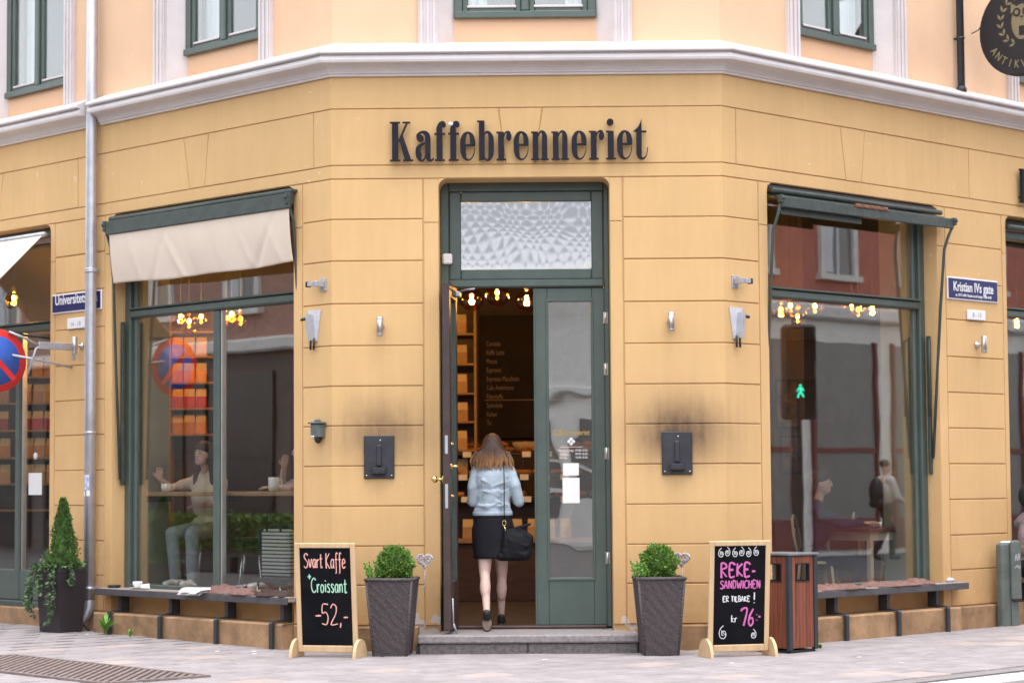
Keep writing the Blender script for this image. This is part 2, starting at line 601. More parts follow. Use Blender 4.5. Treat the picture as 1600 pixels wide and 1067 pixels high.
def blob(name, parts, m, parent=None, voxel=.012, smooth=6, loc=None):
    """one continuous skin grown round capsules and ellipsoids"""
    mb = MB()
    for q in parts:
        if q[0] == 'c':
            a, b = Vector(q[1]), Vector(q[2])
            r0, r1 = q[3], q[4]
            d = b - a
            L = max(d.length, 1e-4)
            prof = []
            for i in range(5):
                t = PI / 2 * i / 4
                prof.append((max(r0 * math.sin(t), 1e-4), -r0 * math.cos(t)))
            for i in range(5):
                t = PI / 2 * i / 4
                prof.append((max(r1 * math.cos(t), 1e-4), L + r1 * math.sin(t)))
            rot = d.to_track_quat('Z', 'Y').to_matrix().to_4x4()
            mb.lathe(prof, n=14, xf=Matrix.Translation(a) @ rot)
        else:
            c, r = q[1], q[2]
            rot = q[3] if len(q) > 3 else Matrix.Identity(4)
            mb.ball((0, 0, 0), r, 18, 12, xf=Matrix.Translation(Vector(c)) @ rot)
    o = mb.build(name, m)
    rm = o.modifiers.new('r', 'REMESH')
    rm.mode = 'VOXEL'
    rm.voxel_size = voxel
    rm.use_smooth_shade = True
    if smooth:
        sm = o.modifiers.new('s', 'SMOOTH')
        sm.factor = .5
        sm.iterations = smooth
    bpy.context.view_layer.update()
    me = D.meshes.new_from_object(o.evaluated_get(bpy.context.evaluated_depsgraph_get()))
    o.modifiers.clear()
    old = o.data
    o.data = me
    D.meshes.remove(old)
    if not me.materials:
        me.materials.append(m)
    me.polygons.foreach_set('use_smooth', [True] * len(me.polygons))
    if parent is not None:
        o.parent = parent
    if loc:
        o.location = loc
    return o


# ------------------------------------------------------------------ the facade path: s runs left to right, o outwards
H = 1.66
Q = math.sqrt(.5)
T8 = math.tan(PI / 8)


def FP(s, o, z):
    if abs(abs(s) - H) < 1e-6:
        return Vector((math.copysign(H + o * T8, s), -o, z))
    if abs(s) < H:
        return Vector((s, -o, z))
    g = math.copysign(1, s)
    u = abs(s) - H
    return Vector((g * (H + u * Q + o * Q), u * Q - o * Q, z))


XL = Matrix.Translation((-H, 0, 0)) @ Matrix.Rotation(-PI / 4, 4, 'Z') @ Matrix.Translation((H, 0, 0))   # local x = s, -y = out
XR = Matrix.Translation((H, 0, 0)) @ Matrix.Rotation(PI / 4, 4, 'Z') @ Matrix.Translation((-H, 0, 0))
XC = Matrix.Identity(4)


def wing(s):
    return XL if s < -H else XR if s > H else XC


def wrot(s):
    return -PI / 4 if s < -H else PI / 4 if s > H else 0.


def fprism(mb, s0, s1, z0, z1, o0, o1, ch=0., s0t=None, s1t=None):
    """a stretch of the facade between s0 and s1, wrapping round the corners, front edges chamfered"""
    s0t = s0 if s0t is None else s0t
    s1t = s1 if s1t is None else s1t
    path = [(s0, s0t, 1)] + [(c, c, 0) for c in (-H, H) if s0 < c < s1] + [(s1, s1t, -1)]
    vs, fs = [], []
    for sb, st, e in path:
        d = ch * e
        vs += [FP(sb, o0, z0), FP(sb, o1 - ch, z0), FP(sb + d, o1, z0 + ch), FP(st + d, o1, z1 - ch), FP(st, o1 - ch, z1), FP(st, o0, z1)]
    k = len(path)
    for i in range(k - 1):
        for j in range(6):
            fs.append((i * 6 + j, i * 6 + (j + 1) % 6, (i + 1) * 6 + (j + 1) % 6, (i + 1) * 6 + j))
    fs.append(tuple(range(6)))
    fs.append(tuple((k - 1) * 6 + j for j in range(6)))
    mb.add(vs, fs)
    return mb


def fsweep(mb, s0, s1, prof):
    path = [s0] + [c for c in (-H, H) if s0 < c < s1] + [s1]
    n = len(prof)
    vs = [FP(s, o, z) for s in path for o, z in prof]
    fs = []
    for i in range(len(path) - 1):
        for j in range(n):
            fs.append((i * n + j, i * n + (j + 1) % n, (i + 1) * n + (j + 1) % n, (i + 1) * n + j))
    fs.append(tuple(range(n)))
    fs.append(tuple((len(path) - 1) * n + j for j in range(n)))
    mb.add(vs, fs)
    return mb


def gz(x):
    """the pavement rises a little to the left"""
    return min(.04, max(0., (-x - 2.2) * .014))

# ================================================================== GROUND
g = MB()
g.add([(-160, -160, -.13), (160, -160, -.13), (160, 160, -.13), (-160, 160, -.13)], [(0, 1, 2, 3)])
tag(g.build('road', ASPH), 'grey asphalt road round the street corner', 'road', kind='structure')


def in_pave(x, y, m=0.):
    return x - y < 5.78 - m and x + y > -6.75 + m and y > -4.6 + m


pv = MB()
poly = [(1.2, -4.6), (12.5, 6.72), (12.5, 11.5), (-12.5, 11.5), (-12.5, 5.75), (-2.15, -4.6)]
nx = 40
verts, faces = [], []
# base sheet as strips in x so that it can follow the gentle rise
xs = [-12.5 + 25 * i / nx for i in range(nx + 1)]
for x in xs:
    y0 = max(-4.6, x - 5.78, -6.75 - x)
    verts += [(x, y0, gz(x) - .012), (x, 11.5, gz(x) - .012), (x, y0, -.14), (x, 11.5, -.14)]
for i in range(nx):
    a, b = i * 4, i * 4 + 4
    faces += [(a, b, b + 1, a + 1), (a, b, b + 2, a + 2)]
pv.add(verts, faces)
pavement = pv.build('pavement', SAND)
tag(pavement, 'pale grey and pink slab pavement in front of the cafe', 'pavement', kind='structure')


def camproj(x, y, z):
    v = Vector((x, y, z)) - cam_o.matrix_world.translation
    d = v.dot(_f)
    return 800 + 3475.6 * v.dot(_r) / d, 533.5 - 3475.6 * v.dot(_u) / d


def slab_mesh(name, m, w, d):
    mb = MB()
    mb.box(-w / 2, w / 2, -d / 2, d / 2, -.05, 0, .006)
    me = D.meshes.new(name)
    me.from_pydata([tuple(v) for v in mb.v], [], mb.f)
    me.materials.append(m)
    return me


SW, SD, GAP = .42, .29, .007
slab_me = [slab_mesh('slab', PAVE, SW - GAP, SD - GAP), slab_mesh('pink_slab', PAVEP, SW - GAP, SD - GAP)]
rest = MB()
rs = random.Random(5)
count = 0
for j in range(-40, 60):
    for i in range(-34, 34):
        a = (i + (.5 if j % 2 else 0)) * SW
        b = j * SD
        x, y = (a - b) * Q, (a + b) * Q
        inside = abs(x) < 1.66 and y > -.02 or x <= -1.66 and (x + 1.66 + y) > -.02 * 1.41 and y > -.3 or x >= 1.66 and (y - (x - 1.66)) > -.02 and y > -.3
        if x <= -1.66:
            inside = (x + 1.66) + y > 0
        elif x >= 1.66:
            inside = -(x - 1.66) + y > 0
        else:
            inside = y > 0
        if inside or not in_pave(x, y, .2) or y > 9 or abs(x) > 11:
            rs.random(); rs.random(); rs.random()
            continue
        z = gz(x) + rs.uniform(-.002, .0015)
        tx, ty = rs.uniform(-.004, .004), rs.uniform(-.004, .004)
        pink = rs.random() < .09
        px, py = camproj(x, y, z)
        if -60 < px < 1660 and 900 < py < 1092 and count < 300:
            o = link('slab', slab_me[1 if pink else 0], pavement, (x, y, z))
            o.rotation_euler = (tx, ty, PI / 4)
            count += 1
        else:
            rest.box(-SW / 2 + .004, SW / 2 - .004, -SD / 2 + .004, SD / 2 - .004, -.03, 0, xf=Matrix.Translation((x, y, z)) @ Matrix.Rotation(PI / 4, 4, 'Z'))
rest_o = rest.build('slab_field', PAVE, pavement)
tag(rest_o, kind='stuff')

kb = thing('kerb', 'pale granite kerb edging the pavement', 'kerb')
kb['kind'] = 'structure'
stone = MB()
stone.box(-.445, .445, -.15, .15, -.24, 0.002, .012)
st_me = stone.build('kerb_stone', KERB, kb)
first = True
for k in range(-4, 14):
    t = k * .9
    x, y = 1.2 + .106 + t * Q, -4.6 + .0 + t * Q - .106
    if y < -4.7: continue
    c = st_me if first else st_me.copy()
    if not first: COL.objects.link(c)
    first = False
    c.parent = kb; c.location = (x + .1, y - .1, 0); c.rotation_euler = (0, 0, PI / 4)
for k in range(0, 14):
    t = k * .9
    c = st_me.copy(); COL.objects.link(c); c.parent = kb
    c.location = (-2.15 - .2 - t * Q, -4.6 - .15 + .05 + t * Q, .01); c.rotation_euler = (0, 0, -PI / 4)
for k in range(4):
    c = st_me.copy(); COL.objects.link(c); c.parent = kb
    c.location = (-1.75 + k * .9, -4.76, .001)

# iron grate let into the pavement, bottom left
gr = thing('pavement_grate', 'large brown iron grate set into the pavement at lower left', 'grate', (-3.56, -1.92, gz(-3.56) + .003), R(-44))
gr.rotation_euler = (Matrix.Rotation(math.atan(.014), 4, 'Y') @ Matrix.Rotation(R(-44), 4, 'Z')).to_euler()
f = MB()
GL, GW = 1.28, .47
for (a0, a1, b0, b1) in ((-GL, GL, -GW, -GW + .03), (-GL, GL, GW - .03, GW), (-GL, -GL + .03, -GW + .031, GW - .031), (GL - .03, GL, -GW + .031, GW - .031)):
    f.box(a0, a1, b0, b1, -.03, .016, .003)
f.build('frame', GRATEM, gr)
bed = MB(); bed.box(-GL + .031, GL - .031, -GW + .031, GW - .031, -.02, .0045); bed.build('pit_shade', BLACK, gr)  # black sheet stands in for the shade below the bars
dv = Vector((-math.sin(R(44)), math.cos(R(44)), 0))      # bars run skew to the frame
pv_ = Vector((dv.y, -dv.x, 0))
k = -1.4
while k < 1.4:
    lo, hi = -9., 9.
    o_ = pv_ * k
    for ax, lim in ((0, GL - .034), (1, GW - .034)):
        t0, t1 = (-lim - o_[ax]) / dv[ax], (lim - o_[ax]) / dv[ax]
        lo, hi = max(lo, min(t0, t1)), min(hi, max(t0, t1))
    if hi - lo > .06:
        bar = MB()
        bar.box(-.016, .016, lo + .02, hi - .02, -.001, .014, .004, xf=Matrix(((pv_.x, dv.x, 0, o_.x), (pv_.y, dv.y, 0, o_.y), (0, 0, 1, 0), (0, 0, 0, 1))))
        bar.build('bar', GRATEM, gr)
    k += .058

# ================================================================== CORNER BUILDING
bld = thing('corner_building', 'yellow plastered corner building with green joinery and pale cornice', 'building')
ZC = [.21, .547, .874, 1.208, 1.545, 1.883, 2.219, 2.560, 2.913, 3.276, 3.632, 3.974]
PIERS = [(-9.5, -8.3), (-5.98, -4.92), (-2.17, -.75), (.70, 2.25), (4.77, 5.93), (8.3, 9.5)]
core = MB()
for a, b in PIERS:
    fprism(core, a, b, -.1, 3.974, -.42, -.0135)
fprism(core, -9.5, 9.5, 3.974, 5.12, -.42, -.0135)
# walls below the shop windows
for a, b in ((-4.92, -2.17), (2.25, 4.77)):
    fprism(core, a, b, -.1, .40, -.40, -.10)
fprism(core, -8.3, -5.98, -.1, .17, -.40, -.10)
fprism(core, 5.93, 8.3, -.1, .40, -.40, -.10)
wall = core.build('wall', WALL, bld)
JG = .0055
jr = random.Random(77)


def block(s0, s1, z0, z1, name='block', s0t=None, s1t=None, g=JG, gz0=None):
    mb = MB()
    j0, j1, jo = jr.uniform(-.0015, .0015), jr.uniform(-.0015, .0015), jr.uniform(-.0022, .0005)
    fprism(mb, s0 + g, s1 - g, z0 + g + j0, z1 - g + j1, -.0135, jo, .0035, None if s0t is None else s0t + g, None if s1t is None else s1t - g)
    return mb.build(name, WALL, wall)


for a, b in ((-9.5, -8.38), (-5.90, -5.04), (-2.05, -.88), (.81, 2.13), (4.90, 5.86), (8.4, 9.5)):
    for z0, z1 in zip(ZC, ZC[1:]):
        block(a, b, z0, z1)
for a, b in ((-8.38, -8.3), (-5.98, -5.90), (-5.04, -4.92), (-2.17, -2.05), (-.88, -.75), (.70, .81), (2.13, 2.25), (4.77, 4.90), (5.86, 5.93), (8.3, 8.4)):
    for z0, z1 in ((.21, 3.60), (3.60, 3.974)):
        mb = MB()
        # the edge on the opening side stays flush with the reveal, the other leaves a joint
        ga = 0 if a in (-5.98, -2.17, .70, 4.77, 8.3) else JG
        gb = 0 if b in (-8.3, -4.92, -.75, 2.25, 5.93) else JG
        fprism(mb, a + ga, b - gb, z0 + JG * .6, z1 - JG * .6, -.0135, -.0012, .002)
        mb.build('jamb_stone', WALL, wall)
ZB, ZA, ZT = 4.092, 4.573, 4.862
mb = MB(); fprism(mb, -9.5, 9.5, 3.974 + JG, ZB - JG, -.0135, -.001, .003); mb.build('lintel_band', WALL, wall)
mb = MB(); fprism(mb, -9.5, 9.5, ZA + JG, ZT, -.0135, -.0005, .003); mb.build('upper_band', WALL, wall)
FR = [(-9.5, -9.5), (-7.28, -7.35), (-6.94, -6.87), (-5.504, -5.504), (-3.685, -3.772), (-3.455, -3.395), (-1.895, -1.895), (-.179, -.235), (.066, .135),
      (1.843, 1.843), (3.377, 3.304), (3.606, 3.666), (5.323, 5.323), (6.95, 6.88), (7.2, 7.27), (9.5, 9.5)]
for (ab, at_), (bb, bt) in zip(FR, FR[1:]):
    block(ab, bb, ZB, ZA, 'keystone' if bt - bb > .04 and at_ < ab else 'frieze_block', at_, bt, g=.0035)
# rounded upper corners of the openings
for a, b in ((-8.3, -5.98), (-4.92, -2.17), (-.75, .70), (2.25, 4.77), (5.93, 8.3)):
    for s, g in ((a, 1), (b, -1)):
        r = .075
        pts = [(s, 3.974), (s + g * r, 3.974)]
        for k in range(1, 7):
            t = PI / 2 * k / 6
            pts.append((s + g * (r - r * math.sin(t)), 3.974 - r + r * math.cos(t)))
        mb = MB(wing(s)); mb.prism(pts, .002, .40); mb.build('corner_fillet', WALL, wall)

# plinth courses: low under the piers, deeper ledges under the shop windows
for a, b, o1, zt in ((-9.5, -4.98, .05, .205), (-2.12, -.93, .05, .205), (.90, 2.2, .05, .205), (4.83, 9.5, .05, .205)):
    mb = MB(); fprism(mb, a, b, -.1, zt, -.012, o1, .012); mb.build('plinth', PLINTH, wall)
for a, b in ((-4.978, -2.122), (2.202, 4.828)):
    n = 1
    for k in range(n):
        s0, s1 = a + (b - a) * k / n, a + (b - a) * (k + 1) / n
        mb = MB(); fprism(mb, s0 + .0012, s1 - .0012, -.1, .215, -.10, .16, .014); mb.build('window_ledge', PLINTH, wall)

# cornice, notched where the downpipe passes
CP = [(-.012, ZT - .012), (.028, ZT - .012), (.030, ZT + .004), (.046, ZT + .010), (.050, ZT + .026), (.058, ZT + .030), (.060, ZT + .040), (.085, ZT + .066), (.120, ZT + .080), (.150, ZT + .084), (.150, ZT + .092),
      (.158, 4.944), (.170, 4.940), (.178, 4.946), (.184, 4.965), (.180, 4.988), (.168, 5.000), (.160, 5.004), (.160, 5.013), (.198, 5.016), (.204, 5.022), (.204, 5.038), (.192, 5.048), (-.02, 5.14), (-.02, 5.0)]
corn = MB(); fsweep(corn, -9.5, -5.225, CP); fsweep(corn, -5.085, 9.5, CP)
corn.build('cornice', CORN, bld)

# upper storey: wall strips between the window niches, apron walls inside the niches
NICHE = [(-7.17, -5.74), (-4.07, -2.64), (-.75, .74), (2.725, 4.156), (6.2, 7.63)]
up = MB()
e = -9.5
for a, b in NICHE + [(9.5, 9.9)]:
    if b > 9.5:
        fprism(up, e, 9.5, 5.10, 9.2, -.42, -.02)
    else:
        fprism(up, e, a, 5.10, 9.2, -.42, -.02)
        fprism(up, a, b, 7.6, 9.2, -.42, -.02)
        fprism(up, a, b, 5.10, 5.372, -.42, -.16)
        e = b
uw = up.build('upper_wall', PEACH, bld)
rf = MB()
rf.add([FP(-9.5, .3, 9.25), FP(-H, .3, 9.25), FP(H, .3, 9.25), FP(9.5, .3, 9.25), Vector((7, 13, 11.5)), Vector((-7, 13, 11.5))], [(0, 1, 2, 3, 4, 5)])
rf.add([FP(-9.5, .3, 9.2), FP(-H, .3, 9.2), FP(H, .3, 9.2), FP(9.5, .3, 9.2), Vector((7, 13, 9.2)), Vector((-7, 13, 9.2))], [(0, 1, 2, 3, 4, 5)])
ROOF = mat('slate_roof', (.08, .08, .085), .8, var=.2)
rf.build('roof', ROOF, bld)
bw = MB()
bw.add([FP(-9.5, -.4, -.1), FP(-9.5, -.4, 9.2), Vector((-7, 13, 9.2)), Vector((-7, 13, -.1))], [(0, 1, 2, 3)])
bw.add([FP(9.5, -.4, -.1), FP(9.5, -.4, 9.2), Vector((7, 13, 9.2)), Vector((7, 13, -.1))], [(0, 1, 2, 3)])
bw.add([Vector((-7, 13, -.1)), Vector((-7, 13, 9.2)), Vector((7, 13, 9.2)), Vector((7, 13, -.1))], [(0, 1, 2, 3)])
bw.build('rear_wall', PEACH, bld)

for a, b in NICHE:
    X = wing((a + b) / 2)
    # fluted pilasters and splayed reveals
    for s, g in ((a, -1), (b, 1)):
        mb = MB(X)
        w = .165
        x0, x1 = (s - w, s) if g < 0 else (s, s + w)
        mb.box(x0, x1, -.02, .03, 5.06, 7.75, .004)
        for k in range(3):
            c = x0 + w * (k + .5) / 3
            mb.box(c - .014, c + .014, -.034, -.018, 5.07, 7.74, .006)
        mb.build('pilaster', TRIM, uw)
        mb = MB(X)
        d = .135
        q = [(s, .019), (s - g * d, .158), (s - g * d, .30), (s + g * .002, .30)]
        vs = [(x, y, z) for z in (5.12, 7.599) for x, y in q]
        mb.add(vs, [(0, 1, 2, 3), (4, 5, 6, 7), (0, 1, 5, 4), (1, 2, 6, 5), (2, 3, 7, 6), (3, 0, 4, 7)])
        mb.build('reveal', TRIM, uw)
    # casement window
    i0, i1 = a + .137, b - .137
    mid = (i0 + i1) / 2
    fr = MB(X)
    z0, z1 = 5.374, 7.59
    fr.box(i0, i0 + .07, .13, .21, z0, z1, .006)
    fr.box(i1 - .07, i1, .13, .21, z0, z1, .006)
    fr.box(i0 - .0, i1, .105, .215, z0 - .004, z0 + .055, .006)
    fr.box(i0 + .071, i1 - .071, .13, .21, z1 - .07, z1, .006)
    wf = fr.build('casement_window', GREEN, bld)
    mb = MB(X); mb.box(mid - .035, mid + .035, .12, .205, z0 + .056, z1 - .071, .012); mb.build('mullion', GREEN, wf)
    for c0, c1 in ((i0 + .0705, mid - .0355), (mid + .0355, i1 - .0705)):
        mb = MB(X)
        mb.box(c0, c0 + .05, .15, .195, z0 + .057, z1 - .071, .006)
        mb.box(c1 - .05, c1, .15, .195, z0 + .057, z1 - .071, .006)
        mb.box(c0 + .051, c1 - .051, .15, .195, z0 + .057, z0 + .10, .006)
        sash = mb.build('sash', GREEN, wf)
        mb = MB(X); mb.box(c0 + .04, c1 - .04, .138, .1495, z0 + .090, z0 + .112, .004); mb.build('glazing_bead', TRIM, wf)
        mb = MB(X); mb.box(c0 + .051, c1 - .051, .17, .176, z0 + .101, z1 - .072); mb.build('pane', GLASSU, wf)
    # curtain folds behind the glass
    cu = MB(X)
    for c0, c1 in ((i0 + .02, i0 + .28), (i1 - .26, i1 - .02)):
        pts = []
        for k in range(15):
            pts.append((c0 + (c1 - c0) * k / 14, .36 + .03 * math.sin(k * 1.7)))
        vs = [(x, y, z) for z in (5.30, 7.7) for x, y in pts] + [(x, y + .006, z) for z in (5.30, 7.7) for x, y in pts]
        cu.add(vs, [(k, k + 1, k + 16, k + 15) for k in range(14)] + [(30 + k, 31 + k, 46 + k, 45 + k) for k in range(14)], True)
    cu.build('curtain', CURTAIN, wf)
# upper floor room (dark) between storeys
mb = MB()
mb.add([FP(-9.5, -.43, 4.95), FP(-H, -.43, 4.95), FP(H, -.43, 4.95), FP(9.5, -.43, 4.95), Vector((7, 12.9, 4.95)), Vector((-7, 12.9, 4.95))], [(0, 1, 2, 3, 4, 5)])
mb.build('upper_floor', INFLOOR, bld)
mb = MB()
mb.add([FP(-9.4, -2.6, 5), FP(-H, -2.6, 5), FP(H, -2.6, 5), FP(9.4, -2.6, 5), FP(9.4, -2.6, 9.1), FP(H, -2.6, 9.1), FP(-H, -2.6, 9.1), FP(-9.4, -2.6, 9.1)], [(0, 1, 6, 7), (1, 2, 5, 6), (2, 3, 4, 5)])
mb.build('upper_room_wall', INWALL, bld)


# ---- shop windows
def shop_window(a, b, z0, z1, rail, mulls=(), kick=None, dep=.15, label=None):
    X = wing((a + b) / 2)
    f = MB(X)
    w = .085
    for (x0, x1) in ((a, a + w), (b - w, b)):
        f.box(x0, x1, dep, dep + .10, z0, z1, .008)
    for (x0, x1) in ((a + w + .0005, a + w + .05), (b - w - .05, b - w - .0005)):
        f.box(x0, x1, dep + .035, dep + .11, z0 + .06, z1 - .06, .012)
    f.box(a + w + .001, b - w - .001, dep, dep + .10, z0, z0 + .07, .008)
    f.box(a + w + .001, b - w - .001, dep, dep + .10, z1 - .08, z1, .008)
    win = f.build('shop_window', GREEN, bld)
    if label: win['label'] = label
    ia, ib = a + w + .051, b - w - .051
    r = MB(X)
    r.box(ia - .05, ib + .05, dep - .012, dep + .095, rail, rail + .075, .014)
    r.box(ia - .05, ib + .05, dep - .035, dep + .02, rail + .0755, rail + .092, .006)
    r.build('transom_rail', GREEN, win)
    for m_ in mulls:
        mb = MB(X)
        mb.box(m_ - .045, m_ + .045, dep + .01, dep + .10, z0 + .071, rail - .001, .014)
        mb.build('mullion', GREEN, win)
        mb = MB(X)
        mb.box(m_ + .0455, m_ + .06, dep + .035, dep + .09, z0 + .071, rail - .001, .004)
        mb.build('glazing_bead', STEEL, win)
    edges = [ia] + list(mulls) + [ib]
    zb = z0 + .071
    if kick:
        mb = MB(X); mb.box(ia - .05, ib + .05, dep + .02, dep + .09, zb, kick, .01); mb.build('kick_panel', GREEN, win)
        zb = kick + .001
    for x0, x1 in zip(edges, edges[1:]):
        mb = MB(X)
        e0 = x0 + (.062 if x0 != ia else .0)
        e1 = x1 - (.046 if x1 != ib else .0)
        mb.box(e0, e1, dep + .06, dep + .068, zb, rail - .001)
        mb.build('pane', GLASS, win)
    mb = MB(X); mb.box(ia, ib, dep + .06, dep + .068, rail + .093, z1 - .081); mb.build('pane', GLASS, win)
    return win


shop_window(-4.92, -2.17, .40, 3.974, 2.985, (-3.50,))
shop_window(2.25, 4.77, .40, 3.974, 3.0)
shop_window(-8.3, -5.98, .18, 3.974, 2.95, (-6.83,), kick=.56)
shop_window(5.93, 8.3, .40, 3.974, 3.0)

# ---- entrance: frame, fanlight, right leaf closed, left leaf swung out to the street
f = MB()
f.box(-.75, -.675, .29, .39, .17, 3.974, .008)
f.box(.655, .70, .29, .39, .17, 3.974, .008)
f.box(-.674, .654, .29, .39, 3.90, 3.974, .006)
dfr = f.build('door_frame', GREEN, bld)
mb = MB(); mb.box(-.674, .654, .265, .385, 3.068, 3.135, .012); mb.build('transom_rail', GREEN, dfr)
mb = MB()
mb.box(-.672, -.572, .305, .37, 3.137, 3.898, .008); mb.box(.55, .652, .305, .37, 3.137, 3.898, .008)
mb.box(-.571, .549, .305, .37, 3.137, 3.225, .008); mb.box(-.571, .549, .305, .37, 3.81, 3.898, .008)
mb.build('fanlight_sash', GREEN, dfr)
mb = MB(); mb.box(-.571, .549, .33, .336, 3.226, 3.809); mb.build('pane', GLASSW, dfr)
mb = MB(); mb.box(-.75, .70, .0, .44, .10, .158, .004); mb.build('doorway_floor', STEPT, dfr)
mb = MB(); mb.box(-.674, .654, .26, .40, .159, .186, .008); mb.build('threshold', BROWN, dfr)


def leaf(parent_xf, width, z0, z1, m_out, m_in, parent, gl):
    """a glazed leaf: local x from hinge side 0 to width, thickness in y 0..0.055 (y=0 outside)"""
    st, zb, zt = .105, z0 + .385, z1 - .105
    mb = MB(parent_xf)
    mb.box(0, st, 0, .0545, z0, z1, .004); mb.box(width - st, width, 0, .0545, z0, z1, .004)
    mb.box(st + .0005, width - st - .0005, 0, .0545, z0, zb, .004); mb.box(st + .0005, width - st - .0005, 0, .0545, zt, z1, .004)
    d = mb.build('door_leaf', m_out, parent)
    mb = MB(parent_xf)
    for (a, b, c, e) in ((st - .012, width - st + .012, zb - .012, zb + .014), (st - .012, width - st + .012, zt - .014, zt + .012)):
        mb.box(a, b, -.008, .0625, c, e, .004)
    for (a, b) in ((st - .012, st + .012), (width - st - .012, width - st + .012)):
        mb.box(a, b, -.0078, .062, zb + .0145, zt - .0145, .004)
    mb.build('glazing_bead', m_out, d)
    if m_in is not m_out:
        mb = MB(parent_xf)
        mb.box(.001, st - .013, .055, .0605, z0 + .002, z1 - .002); mb.box(width - st + .013, width - .001, .055, .0605, z0 + .002, z1 - .002)
        mb.box(st - .0125, width - st + .0125, .055, .0605, z0 + .002, zb - .0125); mb.box(st - .0125, width - st + .0125, .055, .0605, zt + .0125, z1 - .002)
        mb.box(width + .0002, width + .0035, .006, .0600, z0 + .002, z1 - .002)
        mb.build('inner_face', m_in, d)
    mb = MB(parent_xf)
    mb.box(st + .0125, width - st - .0125, .024, .031, zb + .0145, zt - .0145)
    mb.build('pane', gl, d)
    return d


# right leaf: hinge on the right, so mirror by measuring from its left edge
XRL = Matrix.Translation((.058, .30, 0))
dr = leaf(XRL, .596, .188, 3.062, GREEN, GREEN, bld, GLASSD)
dr['label'] = 'closed green right door leaf with tall glass and notices'
for z in (2.80, 2.36, 1.64, .75):
    mb = MB(); mb.tube([(.664, .287, z - .045), (.664, .287, z + .045)], .011, 8); mb.box(.645, .683, .2885, .2995, z - .05, z + .05, .002); mb.build('hinge', STEEL, dr)
mb = MB(); mb.box(.046, .062, .288, .2985, .19, 3.06, .003); mb.build('meeting_strip', GREEN, dr)
# left leaf: hinge at the left jamb, opened about 94 degrees
XLL = Matrix.Translation((-.668, .285, 0)) @ Matrix.Rotation(R(-94), 4, 'Z')
dl = leaf(XLL, .61, .188, 3.062, GREENL, BROWN, bld, GLASSD)
dl['label'] = 'left door leaf swung open to the street, brown inner face'


def XP(x, y, z):
    return XLL @ Vector((x, y, z))


mb = MB(XLL)
mb.tube([(.565, -.001, 1.43), (.565, -.03, 1.43), (.565, -.055, 1.43)], [.012, .010, .012], 10)
mb.ball((.565, -.075, 1.43), (.03, .028, .03), 14, 9); mb.lathe([(.034, 0), (.034, .006), (.02, .01)], n=16, xf=Matrix.Translation((.565, 0, 1.43)) @ Matrix.Rotation(PI / 2, 4, 'X'))
mb.build('knob', BRASS, dl)
mb = MB(XLL)
mb.lathe([(.032, 0), (.032, .006), (.018, .012)], n=16, xf=Matrix.Translation((.562, .061, 1.535)) @ Matrix.Rotation(-PI / 2, 4, 'X'))
mb.tube([(.562, .062, 1.535), (.562, .10, 1.535), (.548, .115, 1.535), (.50, .118, 1.53), (.455, .116, 1.537)], [.011, .011, .012, .010, .012], 10)
mb.build('handle', BRASS, dl)
for z in (1.72, 1.29):
    mb = MB(XLL); mb.ball((.562, .068, z), (.016, .012, .016), 12, 8); mb.tube([(.562, .066, z), (.562, .088, z)], .006, 8); mb.build('thumb_turn', BRASS, dl)
for z0, z1 in ((1.64, 1.79), (1.19, 1.39)):
    mb = MB(XLL); mb.box(.6138, .616, .018, .042, z0, z1, .001); mb.build('lock_plate', GALV, dl)
mb = MB(XLL); mb.tube([(.03, .075, 3.03), (.16, .15, 3.035), (.30, .24, 3.03)], .008, 8); mb.box(.0, .16, .062, .10, 2.98, 3.025, .006); mb.build('door_closer', GALV, dl)
mb = MB(XLL); mb.tube([(.56, .07, .45), (.56, .075, .20)], .007, 8); mb.tube([(.56, .075, .24), (.535, .10, .163)], .009, 8); mb.build('floor_stay', GALV, dl)

# notices and opening hours on the right leaf glass
for (x0, x1, z0, z1) in ((.29, .425, 1.455, 1.56), (.285, .43, 1.22, 1.435)):
    mb = MB(); mb.box(x0, x1, .317, .3185, z0, z1); mb.build('notice', PAPER, dr)
GOLD = mat('gold_leaf', (.42, .28, .09), .4, metal=.5)
text_obj('glass_lettering', 'Kaffebrenneriet', .066, GOLD, dr, (.365, .3185, 1.80), depth=.001, sx=.75, bold=.0012)
for k, (t, x) in enumerate((('Mandag-Fredag', .315), ('Lørdag', .292), ('Søndag', .293))):
    text_obj('glass_lettering', t, .026, PAPER, dr, (x, .3185, 1.66 - k * .03), depth=.0006, sx=.85)
    text_obj('glass_lettering', ('07.00-19.00', '09.00-18.00', '10.00-18.00')[k], .026, PAPER, dr, (.448, .3185, 1.66 - k * .03), depth=.0006, sx=.85)
mb = MB()
for ax, ay in ((0, .018), (0, -.018), (.018, 0), (-.018, 0)):
    mb.lathe([(.016, 0), (.016, .0012)], n=12, xf=Matrix.Translation((.362 + ax, .3185, 1.743 + ay)) @ Matrix.Rotation(PI / 2, 4, 'X'))
mb.build('glass_emblem', PAPER, dr)
mb = MB(); mb.box(.27, .46, .3178, .3184, 1.697, 1.7); mb.build('glass_rule', PAPER, dr)

# ---- stone steps
stp = thing('entrance_steps', 'two low dark granite steps at the cafe doorway', 'steps', (0, 0, 0))
mb = MB(); mb.box(-.91, -.02, -.40, .0, -.05, .086, .010); mb.build('riser_stone', STEP, stp)
mb = MB(); mb.box(-.016, .88, -.401, .0, -.05, .086, .010); mb.build('riser_stone', STEP, stp)
mb = MB(); mb.box(-.925, .89, -.43, -.0145, .0875, .155, .012)
mb.build('tread', STEPT, stp)
mb = MB(); mb.box(-.94, -.911, -.36, -.055, -.05, .085, .01); mb.box(.881, .91, -.36, -.055, -.05, .085, .01); mb.build('end_stone', STEP, stp)

